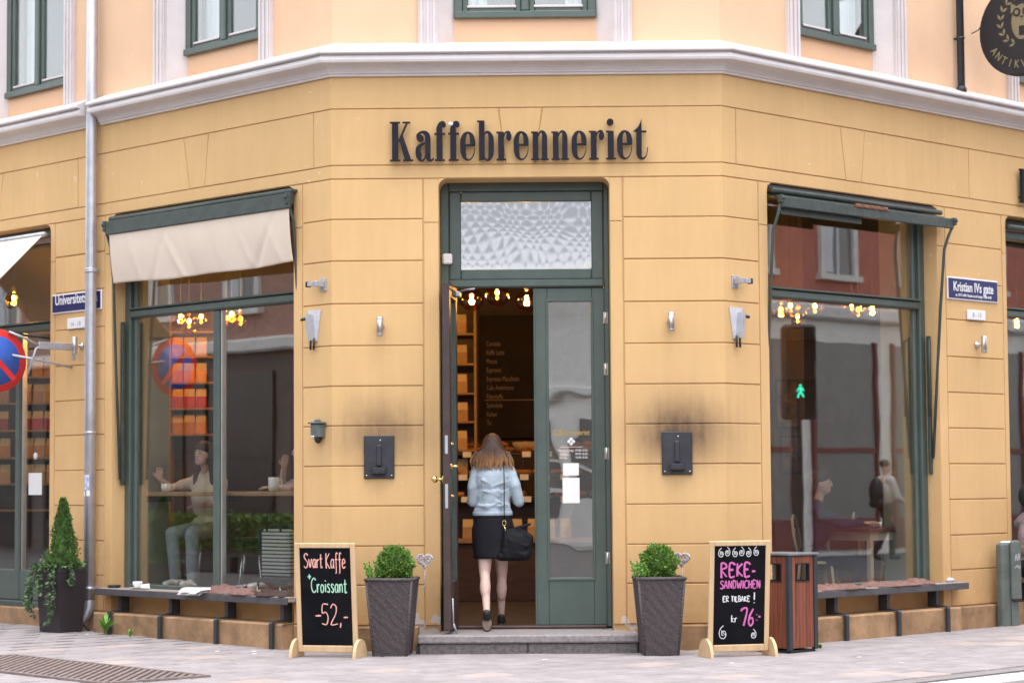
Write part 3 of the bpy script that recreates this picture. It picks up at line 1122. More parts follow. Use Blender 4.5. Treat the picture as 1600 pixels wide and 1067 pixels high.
# ---- interior shell
fl = MB(); fl.add([FP(-9.4, -.10, .168), FP(-H, -.30, .168), FP(H, -.30, .168), FP(9.4, -.10, .168), Vector((6.9, 12.9, .168)), Vector((-6.9, 12.9, .168))], [(0, 1, 2, 3, 4, 5)])
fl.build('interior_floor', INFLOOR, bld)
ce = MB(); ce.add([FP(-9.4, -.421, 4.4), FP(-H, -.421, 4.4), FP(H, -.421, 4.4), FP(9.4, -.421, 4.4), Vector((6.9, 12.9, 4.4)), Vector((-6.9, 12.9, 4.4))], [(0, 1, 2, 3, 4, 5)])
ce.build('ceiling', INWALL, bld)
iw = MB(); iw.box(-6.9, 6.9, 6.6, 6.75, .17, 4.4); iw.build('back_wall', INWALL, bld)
# pale inner linings of the window reveals
LINING = mat('pale_green_lining', (.26, .28, .23), .7, var=.1)
for a, b in ((-4.92, -2.17), (2.25, 4.77)):
    X = wing(a)
    for s, g in ((a, 1), (b, -1)):
        mb = MB(X)
        q = [(s + g * .001, .262), (s + g * .134, .262), (s + g * .07, .62), (s + g * .001, .62)]
        mb.add([(x, y, z) for z in (.42, 3.95) for x, y in q], [(0, 1, 2, 3), (4, 5, 6, 7), (0, 1, 5, 4), (1, 2, 6, 5), (2, 3, 7, 6), (3, 0, 4, 7)])
        mb.build('reveal_lining', LINING, bld)

# ================================================================== LETTERING
def stroke(mb, pts, y0, y1):
    """ribbon with its own half width at every point, smoothed, extruded to a solid"""
    P = [Vector((p[0], p[1])) for p in pts]
    Wd = [p[2] for p in pts]
    # catmull-rom
    out = []
    for i in range(len(P) - 1):
        p0, p1, p2, p3 = P[max(i - 1, 0)], P[i], P[i + 1], P[min(i + 2, len(P) - 1)]
        for k in range(4):
            t = k / 4
            q = .5 * ((2 * p1) + (p2 - p0) * t + (2 * p0 - 5 * p1 + 4 * p2 - p3) * t * t + (3 * p1 - p0 - 3 * p2 + p3) * t ** 3)
            out.append((q, Wd[i] * (1 - t) + Wd[i + 1] * t))
    out.append((P[-1], Wd[-1]))
    L, Rr = [], []
    for i, (q, w) in enumerate(out):
        a = out[max(i - 1, 0)][0]
        b = out[min(i + 1, len(out) - 1)][0]
        d = (b - a)
        d = d.normalized() if d.length > 1e-9 else Vector((1, 0))
        nrm = Vector((-d.y, d.x))
        L.append(q + nrm * w)
        Rr.append(q - nrm * w)
    k = len(out)
    vs = []
    for y in (y0, y1):
        for i in range(k):
            vs.append((L[i].x, y, L[i].y))
            vs.append((Rr[i].x, y, Rr[i].y))
    fs = []
    for i in range(k - 1):
        a = 2 * i
        fs.append((a, a + 1, a + 3, a + 2))
        c = 2 * k + a
        fs.append((c, c + 2, c + 3, c + 1))
        fs.append((a, a + 2, c + 2, c))
        fs.append((a + 1, c + 1, c + 3, a + 3))
    fs.append((0, 2 * k, 2 * k + 1, 1))
    e = 2 * (k - 1)
    fs.append((e, e + 1, 2 * k + e + 1, 2 * k + e))
    mb.add(vs, fs)


def disc_poly(cx, cy, rx, ry, n=20):
    return [(cx + rx * math.cos(2 * PI * k / n), cy + ry * math.sin(2 * PI * k / n)) for k in range(n)]


def rect(x0, x1, y0, y1):
    return [(x0, y0), (x1, y0), (x1, y1), (x0, y1)]


GLY = {
    'K': dict(p=[rect(25, 95, 14, 436), rect(0, 118, 0, 17), rect(0, 118, 433, 450), [(205, 436), (184, 436), (92, 225), (112, 225)], rect(143, 232, 433, 450),
                 [(108, 235), (146, 300), (243, 14), (168, 14)], rect(148, 264, 0, 17)], s=[]),
    'a': dict(p=[disc_poly(52, 262, 40, 40)], s=[[(17, 262, 6), (22, 300, 10), (70, 330, 12), (115, 318, 24), (139, 275, 30), (140, 150, 30), (140, 60, 30), (152, 20, 22), (180, 8, 10), (208, 30, 5)],
                                                [(115, 205, 6), (70, 190, 12), (33, 150, 26), (31, 90, 31), (38, 40, 26), (68, 4, 10), (100, 24, 6), (112, 62, 5)]]),
    'f': dict(p=[rect(20, 88, 14, 310), rect(0, 114, 0, 17), rect(-4, 120, 300, 318), disc_poly(98, 414, 30, 32)], s=[[(54, 300, 34), (52, 360, 33), (60, 412, 24), (84, 444, 10), (112, 438, 8)]]),
    'e': dict(p=[rect(58, 170, 166, 186)], s=[[(141, 176, 29), (141, 225, 30), (128, 285, 24), (90, 321, 9), (52, 296, 21), (32, 235, 30), (31, 165, 31), (34, 95, 30), (50, 38, 20), (88, 8, 8), (130, 28, 6), (158, 85, 5), (165, 145, 4)]]),
    'b': dict(p=[rect(22, 86, 10, 455), rect(0, 60, 440, 457), [(22, 40), (60, 40), (30, 0), (22, 0)]], s=[[(78, 296, 7), (106, 325, 9), (138, 312, 18), (158, 258, 30), (160, 165, 31), (158, 80, 30), (140, 22, 18), (108, 4, 9), (78, 34, 7)]]),
    'r': dict(p=[rect(20, 86, 14, 325), rect(0, 60, 310, 328), rect(0, 110, 0, 17), disc_poly(142, 272, 31, 47)], s=[[(80, 255, 5), (98, 308, 8), (130, 326, 10), (155, 312, 10)]]),
    'n': dict(p=[rect(18, 82, 14, 322), rect(0, 60, 308, 325), rect(0, 98, 0, 17), rect(108, 200, 0, 17)], s=[[(76, 270, 7), (108, 322, 9), (140, 312, 20), (153, 262, 30), (153, 150, 31), (153, 14, 31)]]),
    'i': dict(p=[rect(20, 88, 14, 325), rect(0, 60, 310, 328), rect(0, 110, 0, 17), disc_poly(48, 426, 39, 39)], s=[]),
    't': dict(p=[[(36, 312), (96, 312), (96, 470), (84, 425), (58, 368), (0, 318)], rect(90, 150, 306, 324)], s=[[(66, 318, 30), (66, 200, 30), (66, 80, 30), (76, 28, 22), (104, 5, 10), (138, 26, 7), (156, 75, 5), (162, 135, 4)]]),
}
UNIT = .000745
SIGN = [('K', 609.4), ('a', 649.5), ('f', 679.6), ('f', 701.1), ('e', 719.4), ('b', 745.8), ('r', 776.0), ('e', 802.9), ('n', 830.2), ('n', 861.8), ('e', 893.4), ('r', 920.7), ('i', 947.3), ('e', 964.6), ('t', 989.7)]
glyph_me = {}


def glyph(ch):
    if ch not in glyph_me:
        mb = MB()
        k = 0
        for pl in GLY[ch]['p']:
            mb.prism([(x * UNIT, z * UNIT) for x, z in pl], -.030 - .0006 * k, 0)
            k += 1
        for s in GLY[ch]['s']:
            stroke(mb, [(x * UNIT, z * UNIT, w * UNIT) for x, z, w in s], -.030 - .0006 * k, -.0004 * k)
            k += 1
        o = mb.build('letter', LETTER)
        glyph_me[ch] = o.data
        D.objects.remove(o)
    return glyph_me[ch]


def lettering(label, loc, rz):
    t = thing('shop_lettering', label, 'sign', loc, rz, 'raised shop names on the three faces')
    for ch, x in SIGN:
        link('letter', glyph(ch), t, (-1.154 + (x - 610) * .005418, 0, 0))
    pegs = MB()
    for ch, x in SIGN:
        pegs.box(-1.154 + (x - 610) * .005418 + .035, -1.154 + (x - 610) * .005418 + .05, 0, .032, .05, .065)
    pegs.build('mounting_peg', BLACK, t)
    return t


lt = lettering('black raised letters reading Kaffebrenneriet over the entrance door', (0, -.032, 4.117), 0)
mb = MB(); mb.ball((-.640, -.036, .312), (.021, .012, .017), 10, 7); mb.build('bird_dropping', PAPER, lt)
q = FP(-8.16, .032, 4.117)
lettering('black raised letters at the left edge above the cream slanted awning', q, -PI / 4)
q = FP(7.29, .032, 4.117)
lettering('black raised letters at the right edge of the picture, mostly cut off', q, PI / 4)

# ---- stroke alphabet for chalk writing (cell 1 high, x-height .6)
CH = {
    'S': (.55, [[(.5, .85), (.35, 1), (.1, .9), (.08, .7), (.3, .52), (.48, .35), (.42, .1), (.2, 0), (0, .12)]]),
    'v': (.42, [[(0, .58), (.17, 0), (.36, .6)]]),
    'a': (.42, [[(.34, .5), (.18, .58), (.02, .35), (.08, .04), (.24, .06), (.35, .4)], [(.36, .58), (.35, .1), (.42, 0)]]),
    'r': (.34, [[(.05, .58), (.06, 0)], [(.06, .35), (.18, .56), (.32, .54)]]),
    't': (.36, [[(.16, .92), (.15, .1), (.25, 0), (.34, .08)], [(0, .6), (.34, .62)]]),
    'K': (.52, [[(.06, 1), (.06, 0)], [(.46, .98), (.08, .48), (.5, 0)]]),
    'f': (.34, [[(.34, .92), (.22, 1), (.14, .8), (.14, -.22), (.04, -.3)], [(0, .55), (.3, .57)]]),
    'e': (.42, [[(.04, .3), (.34, .36), (.28, .56), (.12, .56), (.02, .25), (.14, .0), (.38, .1)]]),
    'C': (.55, [[(.5, .85), (.32, 1), (.08, .8), (.02, .4), (.16, .05), (.36, 0), (.52, .14)]]),
    'o': (.4, [[(.18, .58), (.02, .36), (.08, .03), (.28, .05), (.34, .38), (.18, .58)]]),
    'i': (.18, [[(.08, .58), (.08, .02)], [(.08, .78), (.09, .84)]]),
    's': (.36, [[(.3, .5), (.16, .6), (.05, .46), (.28, .2), (.2, .0), (.02, .08)]]),
    'n': (.42, [[(.05, .58), (.05, 0)], [(.05, .4), (.2, .58), (.32, .45), (.34, 0)]]),
    'k': (.4, [[(.05, .95), (.05, 0)], [(.32, .55), (.07, .28), (.34, 0)]]),
    '5': (.5, [[(.46, 1), (.1, 1), (.06, .58), (.3, .62), (.44, .35), (.32, .02), (.02, .06)]]),
    '2': (.52, [[(.04, .8), (.2, 1), (.42, .86), (.36, .5), (.04, .0), (.5, .04)]]),
    '7': (.5, [[(.02, .86), (.04, .98), (.48, 1), (.2, 0)]]),
    '6': (.5, [[(.42, 1), (.14, .6), (.04, .2), (.2, 0), (.4, .16), (.34, .46), (.1, .4)]]),
    ',': (.2, [[(.1, .1), (.06, -.14)]]),
    '-': (.36, [[(.02, .36), (.3, .37)]]),
    '+': (.4, [[(.02, .4), (.36, .4)], [(.19, .62), (.19, .16)]]),
    '!': (.2, [[(.1, 1), (.09, .3)], [(.09, .06), (.09, .0)]]),
    ':': (.16, [[(.06, .5), (.07, .54)], [(.06, .1), (.07, .14)]]),
    'R': (.6, [[(.08, 0), (.08, 1), (.42, .96), (.46, .7), (.1, .52), (.52, 0)], [(0, 0), (.18, 0)], [(0, 1), (.1, 1)]]),
    'E': (.55, [[(.46, .98), (.08, 1), (.08, 0), (.48, .02)], [(.08, .52), (.36, .52)], [(.46, .98), (.46, .86)]]),
    'A': (.55, [[(0, 0), (.24, 1), (.48, 0)], [(.1, .38), (.4, .38)]]),
    'N': (.58, [[(.06, 0), (.06, 1), (.46, 0), (.46, 1)]]),
    'D': (.56, [[(.06, 0), (.06, 1), (.36, .9), (.46, .5), (.34, .08), (.06, 0)]]),
    'W': (.75, [[(0, 1), (.16, 0), (.34, .7), (.5, 0), (.66, 1)]]),
    'I': (.22, [[(.1, 1), (.1, 0)]]),
    'H': (.56, [[(.06, 1), (.06, 0)], [(.46, 1), (.46, 0)], [(.06, .5), (.46, .5)]]),
    'T': (.5, [[(0, 1), (.46, 1)], [(.23, 1), (.23, 0)]]),
    'L': (.46, [[(.06, 1), (.06, 0), (.4, 0)]]),
    'B': (.52, [[(.06, 0), (.06, 1), (.36, .95), (.36, .6), (.08, .52), (.42, .4), (.4, .05), (.06, 0)]]),
    ' ': (.3, []),
}


def chalk(name, text, x, z, h, w, m, parent, y, sx=1., slope=0., seed=1, halo=None):
    rr = random.Random(seed)
    mb = MB()
    k = 0
    cx = 0
    for c in text:
        wd, st = CH[c]
        dz = rr.uniform(-.02, .02)
        for s in st:
            pts = [(x + (cx + a) * h * sx, z + (b + dz) * h + slope * cx * h, w * .8 * rr.uniform(.75, 1.15)) for a, b in s]
            if len(pts) == 2:
                pts = [pts[0], ((pts[0][0] + pts[1][0]) / 2, (pts[0][1] + pts[1][1]) / 2, w), pts[1]]
            stroke(mb, pts, y - .0012 - .00005 * k, y)
            k += 1
        cx += wd + .08
    return mb.build(name, m, parent), x + cx * h * sx


# ================================================================== CHALKBOARDS
def board(label, loc, rz, lean):
    """pavement board: pine frame with half-round feet; local x across, -y towards the street"""
    t = thing('chalkboard_sign', label, 'chalkboard', loc, rz, 'chalkboards on the pavement')
    X = Matrix.Translation((0, 0, .04)) @ Matrix.Rotation(lean, 4, 'X')
    hw, ht, fw = .258, .885, .040
    for x0, x1, z0, z1 in ((-hw, -hw + fw, 0, ht), (hw - fw, hw, 0, ht), (-hw + fw + .0005, hw - fw - .0005, 0, .055), (-hw + fw + .0005, hw - fw - .0005, ht - fw, ht)):
        mb = MB(X); mb.box(x0, x1, -.014, .014, z0, z1, .005); mb.build('frame_rail', PINE, t)
    mb = MB(X); mb.box(-hw + fw - .006, hw - fw + .006, -.006, .006, .05, ht - fw + .006); mb.build('blackboard', BOARD, t)
    for sx in (-1, 1):
        x0 = sx * (hw + .014)
        r0 = .145
        pl = [(-r0, 0), (r0, 0)] + [(r0 * math.cos(PI * k / 16), r0 * 1.02 * math.sin(PI * k / 16) + .0) for k in range(1, 16)]
        mb = MB()
        k = len(pl)
        vs = [(x0 - .0125, a, b) for a, b in pl] + [(x0 + .0125, a, b) for a, b in pl]
        fs = [tuple(range(k)), tuple(range(2 * k - 1, k - 1, -1))] + [(i, (i + 1) % k, k + (i + 1) % k, k + i) for i in range(k)]
        mb.add(vs, fs)
        mb.build('foot', PINE, t)
    p = D.objects.new('writing', None)
    D.objects.remove(p)
    return t, X


def settle(objs, X):
    for o in objs:
        o.data.transform(X)


YB = -.0062
bl, X = board('chalkboard left of the door with pink and mint writing, coffee and croissant', (-1.635, -.62, 0), R(-15), R(5))
W_ = []
W_.append(chalk('chalk_line', 'Svart', -.182, .685, .118, .0055, CHPINK, bl, YB, sx=.56, seed=3)[0])
W_.append(chalk('chalk_line', 'Kaffe', .005, .680, .125, .0055, CHPINK, bl, YB, sx=.58, seed=4)[0])
W_.append(chalk('chalk_line', '+', -.155, .58, .085, .006, CHGREEN, bl, YB)[0])
W_.append(chalk('chalk_line', 'Croissant', -.125, .485, .115, .0058, CHGREEN, bl, YB, sx=.66, seed=6)[0])
W_.append(chalk('chalk_line', '-', -.10, .235, .17, .0072, CHPINK, bl, YB, sx=1.0, seed=7)[0])
W_.append(chalk('chalk_line', '52,-', -.045, .225, .165, .0060, CHPINK, bl, YB, sx=.78, seed=8)[0])
settle(W_, X)
br, X = board('chalkboard right of the door with magenta writing and white curls', (1.665, -.80, 0), R(16), R(5))
W_ = []
W_.append(chalk('chalk_line', 'REKE-', -.165, .60, .105, .0095, CHMAG, br, YB, sx=1.0, seed=3)[0])
W_.append(chalk('chalk_line', 'SANDWICHEN', -.165, .505, .062, .0062, CHMAG, br, YB, sx=.90, seed=4)[0])
W_.append(chalk('chalk_line', 'ER TILBAKE', -.140, .40, .042, .0048, CHWHITE, br, YB, sx=1.0, seed=5)[0])
W_.append(chalk('chalk_line', '!', .12, .385, .085, .0055, CHWHITE, br, YB, seed=5)[0])
W_.append(chalk('chalk_line', 'kr', -.065, .235, .058, .0048, CHWHITE, br, YB, seed=6)[0])
W_.append(chalk('chalk_line', '76', .02, .205, .135, .0105, CHMAG, br, YB, sx=.75, seed=7)[0])
W_.append(chalk('chalk_line', ':-', .148, .235, .11, .0085, CHMAG, br, YB, sx=.6, seed=7)[0])
k = 0
for x, z, h, fl_ in [(-.165 + .06 * i, .755 + (.008 if i % 2 else 0), .075, -1 if i in (1, 3, 4) else 1) for i in range(6)] + [(-.14, .10, .11, 1), (.13, .10, .075, -1)]:
    mb = MB()
    c = [(.5, 1.0), (.2, .75), (.1, .4), (.25, .1), (.6, .08), (.75, .35), (.6, .6), (.35, .5), (.38, .3), (.5, .3)]
    stroke(mb, [(x + fl_ * (a - .4) * h * .8, z + b * h, .0028) for a, b in c], YB - .0012 - .00004 * k, YB)
    k += 1
    for i in range(4):
        a, b = .3 + .12 * i, .6 - .1 * i
        stroke(mb, [(x + fl_ * (a - .4) * h * .8, z + (b + .06) * h, .0016), (x + fl_ * (a - .36) * h * .8, z + b * h, .0022), (x + fl_ * (a - .33) * h * .8, z + (b - .08) * h, .0016)], YB - .0012 - .00004 * k, YB)
        k += 1
    W_.append(mb.build('chalk_curl', CHWHITE, br))
settle(W_, X)

# ================================================================== DOWNPIPES
SPX = -5.145
dp = thing('downpipe', 'grey zinc downpipe with stickers left of the cream blind', 'downpipe', FP(SPX, .085, 0), -PI / 4)
mb = MB(); mb.tube([(0, 0, .26), (0, 0, 2.2), (0, 0, 5.0), (0, 0, 9.0)], .055, 16); mb.build('pipe', ZINC, dp)
mb = MB(); mb.tube([(0, 0, .32), (0, 0, .25), (-.02, -.02, .19), (-.07, -.06, .135), (-.125, -.10, .10)], [.0565, .0565, .057, .057, .058], 16, caps=False); mb.build('shoe', ZINC, dp)
for z in (.43, 3.44, 3.46, 1.9, 6.5):
    mb = MB(); mb.lathe([(.0555, -.012), (.060, -.012), (.060, .012), (.0555, .012)], (0, 0, z), 16); mb.build('collar', ZINC, dp)
for z in (.43, 3.45, 6.5):
    mb = MB(); mb.box(-.008, .008, .058, .10, z - .02, z + .02); mb.box(.058, .085, -.004, .012, z - .012, z + .012); mb.build('bracket', GALV, dp)
STK = [mat('pink_sticker', (.62, .22, .25), .5), mat('blue_sticker', (.08, .22, .6), .5, col2=(.7, .7, .75), vs=25, var=.2), mat('white_sticker', (.75, .75, .78), .5)]
for (a0, a1, z0, z1, m_) in ((-2.9, -2.3, 1.51, 1.56, 0), (-1.7, -.7, 1.36, 1.50, 1), (-2.2, -1.5, 1.30, 1.345, 2), (-1.2, -.6, 1.30, 1.355, 2)):
    mb = MB()
    n = 6
    vs = []
    for z in (z0, z1):
        for k in range(n + 1):
            a = a0 + (a1 - a0) * k / n
            vs += [(.0556 * math.cos(a), .0556 * math.sin(a), z), (.0562 * math.cos(a), .0562 * math.sin(a), z)]
    m2 = 2 * (n + 1)
    fs = []
    for k in range(n):
        a = 2 * k
        fs += [(a + 1, a + 3, m2 + a + 3, m2 + a + 1), (a, a + 2, m2 + a + 2, m2 + a), (a, a + 1, a + 3, a + 2), (m2 + a, m2 + a + 1, m2 + a + 3, m2 + a + 2)]
    mb.add(vs, fs)
    mb.build('sticker', STK[m_], dp)
mb = MB(); mb.tube([(-.10, -.05, .11), (-.06, -.01, .07), (-.03, .02, .03), (-.07, -.0, .015), (-.14, .0, .012)], .006, 8)
mb.build('ground_wire', BLACK, dp)
ps = thing('standpipe', 'dark grey pipe rising from the cornice at upper right', 'pipe', FP(5.15, .05, 5.1), PI / 4)
mb = MB(); mb.tube([(0, 0, .0), (0, 0, 4.0)], .036, 12); mb.build('pipe', ANTH, ps)
mb = MB(); mb.lathe([(.052, 0), (.052, .03), (.037, .055)], (0, 0, 0), 12); mb.build('base_collar', ANTH, ps)
for z in (.52, 2.0):
    mb = MB(); mb.lathe([(.037, -.01), (.042, -.01), (.042, .01), (.037, .01)], (0, 0, z), 12); mb.box(-.01, .01, .036, .07, z - .01, z + .01); mb.build('bracket', ANTH, ps)

# ================================================================== ROUND OWL SIGN
ow = thing('hanging_sign', 'round black hanging sign with gold owl, wreath and curved lettering', 'sign', FP(5.36, .60, 5.66), R(-45))
mb = MB(); mb.lathe([(.435, -.03), (.455, -.026), (.455, .026), (.435, .03)], n=48, xf=Matrix.Rotation(PI / 2, 4, 'X')); mb.build('disc', BLACK, ow)
GOLDP = mat('dull_gold_paint', (.24, .20, .115), .6, var=.15)
mb = MB()
k = 0
def yk():
    global k
    k += 1
    return -.0312 - .00008 * k
for poly_ in (disc_poly(.02, .06, .115, .17),):
    mb.prism(poly_, yk(), -.029)
for sx in (-1, 1):
    mb.prism([(.02 + sx * .03, .20), (.02 + sx * .115, .25), (.02 + sx * .12, .15)], yk(), -.029)
mb.build('owl_body', GOLDP, ow)
mb = MB()
for sx in (-1, 1):
    mb.prism(disc_poly(.02 + sx * .052, .155, .042, .042), -.0355, -.0330)
mb.prism([(-.01, .02), (.05, .02), (.05, -.07), (-.01, -.07)], -.0355, -.033)
mb.prism([(.0, .115), (.04, .115), (.02, .07)], -.0355, -.033)
mb.build('owl_black_mark', BLACK, ow)  # black eye rings, beak and belly patch of the emblem
mb = MB()
for sx in (-1, 1):
    mb.prism(disc_poly(.02 + sx * .052, .155, .022, .022), -.0372, -.0362)
mb.prism([(-.01 + .02, .10), (.03, .10), (.02, .075)], -.0372, -.0362)
mb.build('owl_eye', GOLDP, ow)
mb = MB()
k = 0
for sx in (-1, 1):
    for i in range(9):
        a = R(-70 + i * 19)
        px_, pz_ = .02 + sx * .235 * math.cos(a), .08 + .235 * math.sin(a)
        for sgn in (-1, 1):
            d = a + PI / 2 + sgn * .6
            dx, dz = sx * math.cos(d), math.sin(d)
            nx_, nz_ = -dz, dx
            L = .07
            mb.prism([(px_, pz_), (px_ + dx * L * .5 + nx_ * .014, pz_ + dz * L * .5 + nz_ * .014), (px_ + dx * L, pz_ + dz * L), (px_ + dx * L * .5 - nx_ * .014, pz_ + dz * L * .5 - nz_ * .014)], yk(), -.029)
mb.build('wreath', GOLDP, ow)
word = 'ANTIKVARIAT'
for i, c in enumerate(word):
    a = R(-148 + i * 12.6)
    me = text_mesh(c, .105, depth=.001, bold=.001, sx=.8)
    me.materials.clear(); me.materials.append(GOLDP)
    o = link('sign_letter', me, ow, (.375 * math.cos(a), -.031, .0 + .375 * math.sin(a)))
    o.rotation_euler = (0, -(a + PI / 2), 0)
mb = MB(); mb.tube([(0, 0, .45), (0, 0, .62)], .008, 6); mb.tube([(-.5, 0, .62), (.64, 0, .62)], .016, 8)
mb.build('hanger_arm', BLACK, ow)
mb = MB(); mb.tube([(-.44, .0, .10), (-.50, .02, .06), (-.60, .06, .05)], .006, 6); mb.build('stay_wire', BLACK, ow)

# ================================================================== STREET NAME PLATES, HOUSE NUMBERS
def plate(label, s, z0, z1, w, txt, sub, size, subsize, sx):
    t = thing('street_sign', label, 'street sign', FP(s, .004, 0), wrot(s))
    h = (z0 + z1) / 2
    mb = MB(); mb.box(-w / 2, w / 2, -.012, .002, z0, z1, .006); mb.build('plate', ENAM, t)
    mb = MB(); mb.box(-w / 2 + .014, w / 2 - .014, -.0150, -.0122, z0 + .014, z1 - .014, .001); mb.build('blue_field', BLUE, t)
    text_obj('lettering', txt, size, ENAM, t, (0, -.0162, z0 + .085), depth=.0008, bold=.0022, sx=sx)
    if sub:
        text_obj('lettering', sub, subsize, ENAM, t, (0, -.0162, z0 + .035), depth=.0008, bold=.0006, sx=.9)
    return t


plate('blue enamel street sign reading Kristian IVs gate right of the window', 5.33, 3.102, 3.318, .85, 'Kristian IVs gate', 'ca 1577-1648  Dansk-norsk konge 1588-1648', .128, .036, .80)
plate('blue enamel street sign partly hidden by the downpipe, Universitetsgata', -5.50, 3.078, 3.268, .86, 'Universitetsgata', None, .135, .03, .84)
for s, w, z0, z1, txt, lab in ((5.375, .30, 2.921, 3.016, 'B - 13', 'small white number plate under the right street sign'), (-5.50, .30, 2.915, 3.02, '14 - 18', 'small white number plate under the left street sign')):
    t = thing('number_plate', lab, 'number plate', FP(s, .003, 0), wrot(s))
    mb = MB(); mb.box(-w / 2, w / 2, -.020, .0, z0, z1, .006); mb.build('plate', ENAM, t)
    GREYT = MATS.get('grey_print') or mat('grey_print', (.35, .33, .33), .6)
    text_obj('lettering', txt, .062, GREYT, t, (0, -.0212, z0 + .026), depth=.0006)

# ================================================================== WALL LAMPS, BRACKETS, SENSOR, KEY BOX
def wall_lamp(label, s, z):
    t = thing('wall_lamp', label, 'wall lamp', FP(s, 0, z), wrot(s), 'steel tube wall lamps')
    mb = MB(); mb.lathe([(.026, -.082), (.028, -.08), (.028, .08), (.026, .082)], (0, -.085, 0), 18); mb.build('tube', STEEL, t)
    mb = MB(); mb.lathe([(.0286, -.066), (.0292, -.066), (.0292, -.060), (.0286, -.060)], (0, -.085, 0), 18); mb.lathe([(.0286, .060), (.0292, .060), (.0292, .066), (.0286, .066)], (0, -.085, 0), 18); mb.build('ring', GALV, t)
    mb = MB(); mb.lathe([(.034, 0), (.034, .014), (.012, .02), (.012, .06)], n=18, xf=Matrix.Rotation(PI / 2, 4, 'X')); mb.build('wall_rose', STEEL, t)


wall_lamp('steel tube wall lamp between the door and left corner', -1.245, 2.715)
wall_lamp('steel tube wall lamp between the door and right corner', 1.205, 2.735)
wall_lamp('steel tube wall lamp under the left number plate', -5.42, 2.745)
wall_lamp('steel tube wall lamp under the right number plate', 5.39, 2.685)


def small_bracket(label, s, z, g):
    t = thing('socket_bracket', label, 'bracket', FP(s, 0, z), wrot(s), 'small galvanised wall brackets')
    mb = MB(); mb.box(-.042, .042, -.008, 0, -.055, .055, .003); mb.build('back_plate', GALV, t)
    mb = MB(); mb.box(-.02, .02, -.10, -.008, -.02, .028, .004); mb.box(-.10 if g < 0 else .0, .0 if g < 0 else .10, -.10, -.06, -.014, .022, .004); mb.build('arm', GALV, t)
    mb = MB(); mb.box(-.118 if g < 0 else .0985, -.0985 if g < 0 else .118, -.105, -.055, -.02, .028, .003); mb.build('end_cap', BLACK, t)
    for x, z_ in ((.03, .042), (-.03, .042), (.03, -.042)):
        mb = MB(); mb.lathe([(.006, 0), (.006, .005)], n=8, xf=Matrix.Translation((x, -.008, z_)) @ Matrix.Rotation(PI / 2, 4, 'X')); mb.build('bolt', STEEL, t)


PALEG = mat('pale_galvanised_plate', (.60, .60, .64), .5, metal=.1, var=.12, vs=14)


def big_bracket(label, s, z, g):
    t = thing('awning_bracket', label, 'bracket', FP(s, 0, z), wrot(s), 'tapered galvanised wall brackets')
    mb = MB(); mb.prism([(-.085, .14), (.085, .14), (.035, -.125), (-.035, -.125)], -.012, 0); mb.build('back_plate', PALEG, t)
    mb = MB(); mb.prism([(-.012 + g * .03, .10), (.022 + g * .03, .10), (.022, -.12), (-.012, -.12)], -.075, -.012); mb.build('web', GALV, t)
    mb = MB(); mb.tube([(g * .03, -.05, .07), (g * .10, -.07, .06)], .014, 8); mb.build('pivot', ANTH, t)
    for x in (-.022, .022):
        mb = MB(); mb.tube([(x, -.03, -.10), (x, -.032, -.20)], .009, 8); mb.build('strut', BLACK, t)


small_bracket('small galvanised bracket left of the corner', -1.765, 3.085, -1)
small_bracket('small galvanised bracket right of the corner', 1.80, 3.085, 1)
big_bracket('tapered galvanised bracket left of the corner', -1.88, 2.735, -1)
big_bracket('tapered galvanised bracket right of the corner', 1.80, 2.725, 1)
t = thing('alarm_sensor', 'small white square sensor at the left of the fanlight', 'sensor', (-.688, .275, 3.315))
mb = MB(); mb.box(-.042, .042, -.03, .015, -.046, .046, .012); mb.build('case', WHITEP, t)
t = thing('key_box', 'small green box with a domed lid near the left corner', 'key box', FP(-1.80, 0, 1.85), -PI / 4)
mb = MB(); mb.box(-.058, .058, -.075, 0, -.06, .055, .008); mb.build('case', POSTG, t)
mb = MB(); mb.box(-.075, .075, -.09, 0, .0555, .072, .005); mb.lathe([(.03, 0), (.024, .018), (.008, .028)], (0, -.04, .0725), 12); mb.build('lid', POSTG, t)
mb = MB(); mb.box(-.045, .0, -.0765, -.0752, -.056, -.044); mb.build('name_strip', PAPER, t)
mb = MB(); mb.lathe([(.012, -.11), (.03, -.085), (.034, -.061)], (0, -.035, 0), 12); mb.build('bell', BLACK, t)


def ashtray(label, s, z):
    t = thing('wall_ashtray', label, 'ashtray', FP(s, 0, z), 0, 'charcoal wall ashtrays')
    mb = MB(); mb.box(-.128, .128, -.022, 0, -.18, .18, .005); mb.build('back_plate', ASHM, t)
    mb = MB(); mb.box(-.022, .022, -.040, -.0225, -.075, .10, .006); mb.build('chute', ASHM, t)
    mb = MB()
    for a, b, c, d in ((-.060, -.052, -.14, -.085), (.052, .060, -.14, -.085), (-.0518, .0518, -.14, -.132)):
        mb.box(a, b, -.07, -.0225, c, d, .002)
    mb.box(-.0518, .0518, -.07, -.064, -.131, -.09, .002)
    mb.build('tray', ASHM, t)
    mb = MB(); mb.ball((.01, -.046, -.122), (.03, .014, .012), 8, 6); mb.build('ash', GALV, t)
    for x in (-.105, .105):
        for z_ in (-.155,):
            mb = MB(); mb.lathe([(.007, 0), (.007, .004)], n=8, xf=Matrix.Translation((x, -.022, z_)) @ Matrix.Rotation(PI / 2, 4, 'X')); mb.build('bolt', STEEL, t)
    mb = MB(); mb.lathe([(.007, 0), (.007, .004)], n=8, xf=Matrix.Translation((.01, -.022, .14)) @ Matrix.Rotation(PI / 2, 4, 'X')); mb.build('bolt', STEEL, t)


ashtray('charcoal wall ashtray under soot, left of the door', -1.26, 1.62)
ashtray('charcoal wall ashtray under soot, right of the door', 1.245, 1.635)

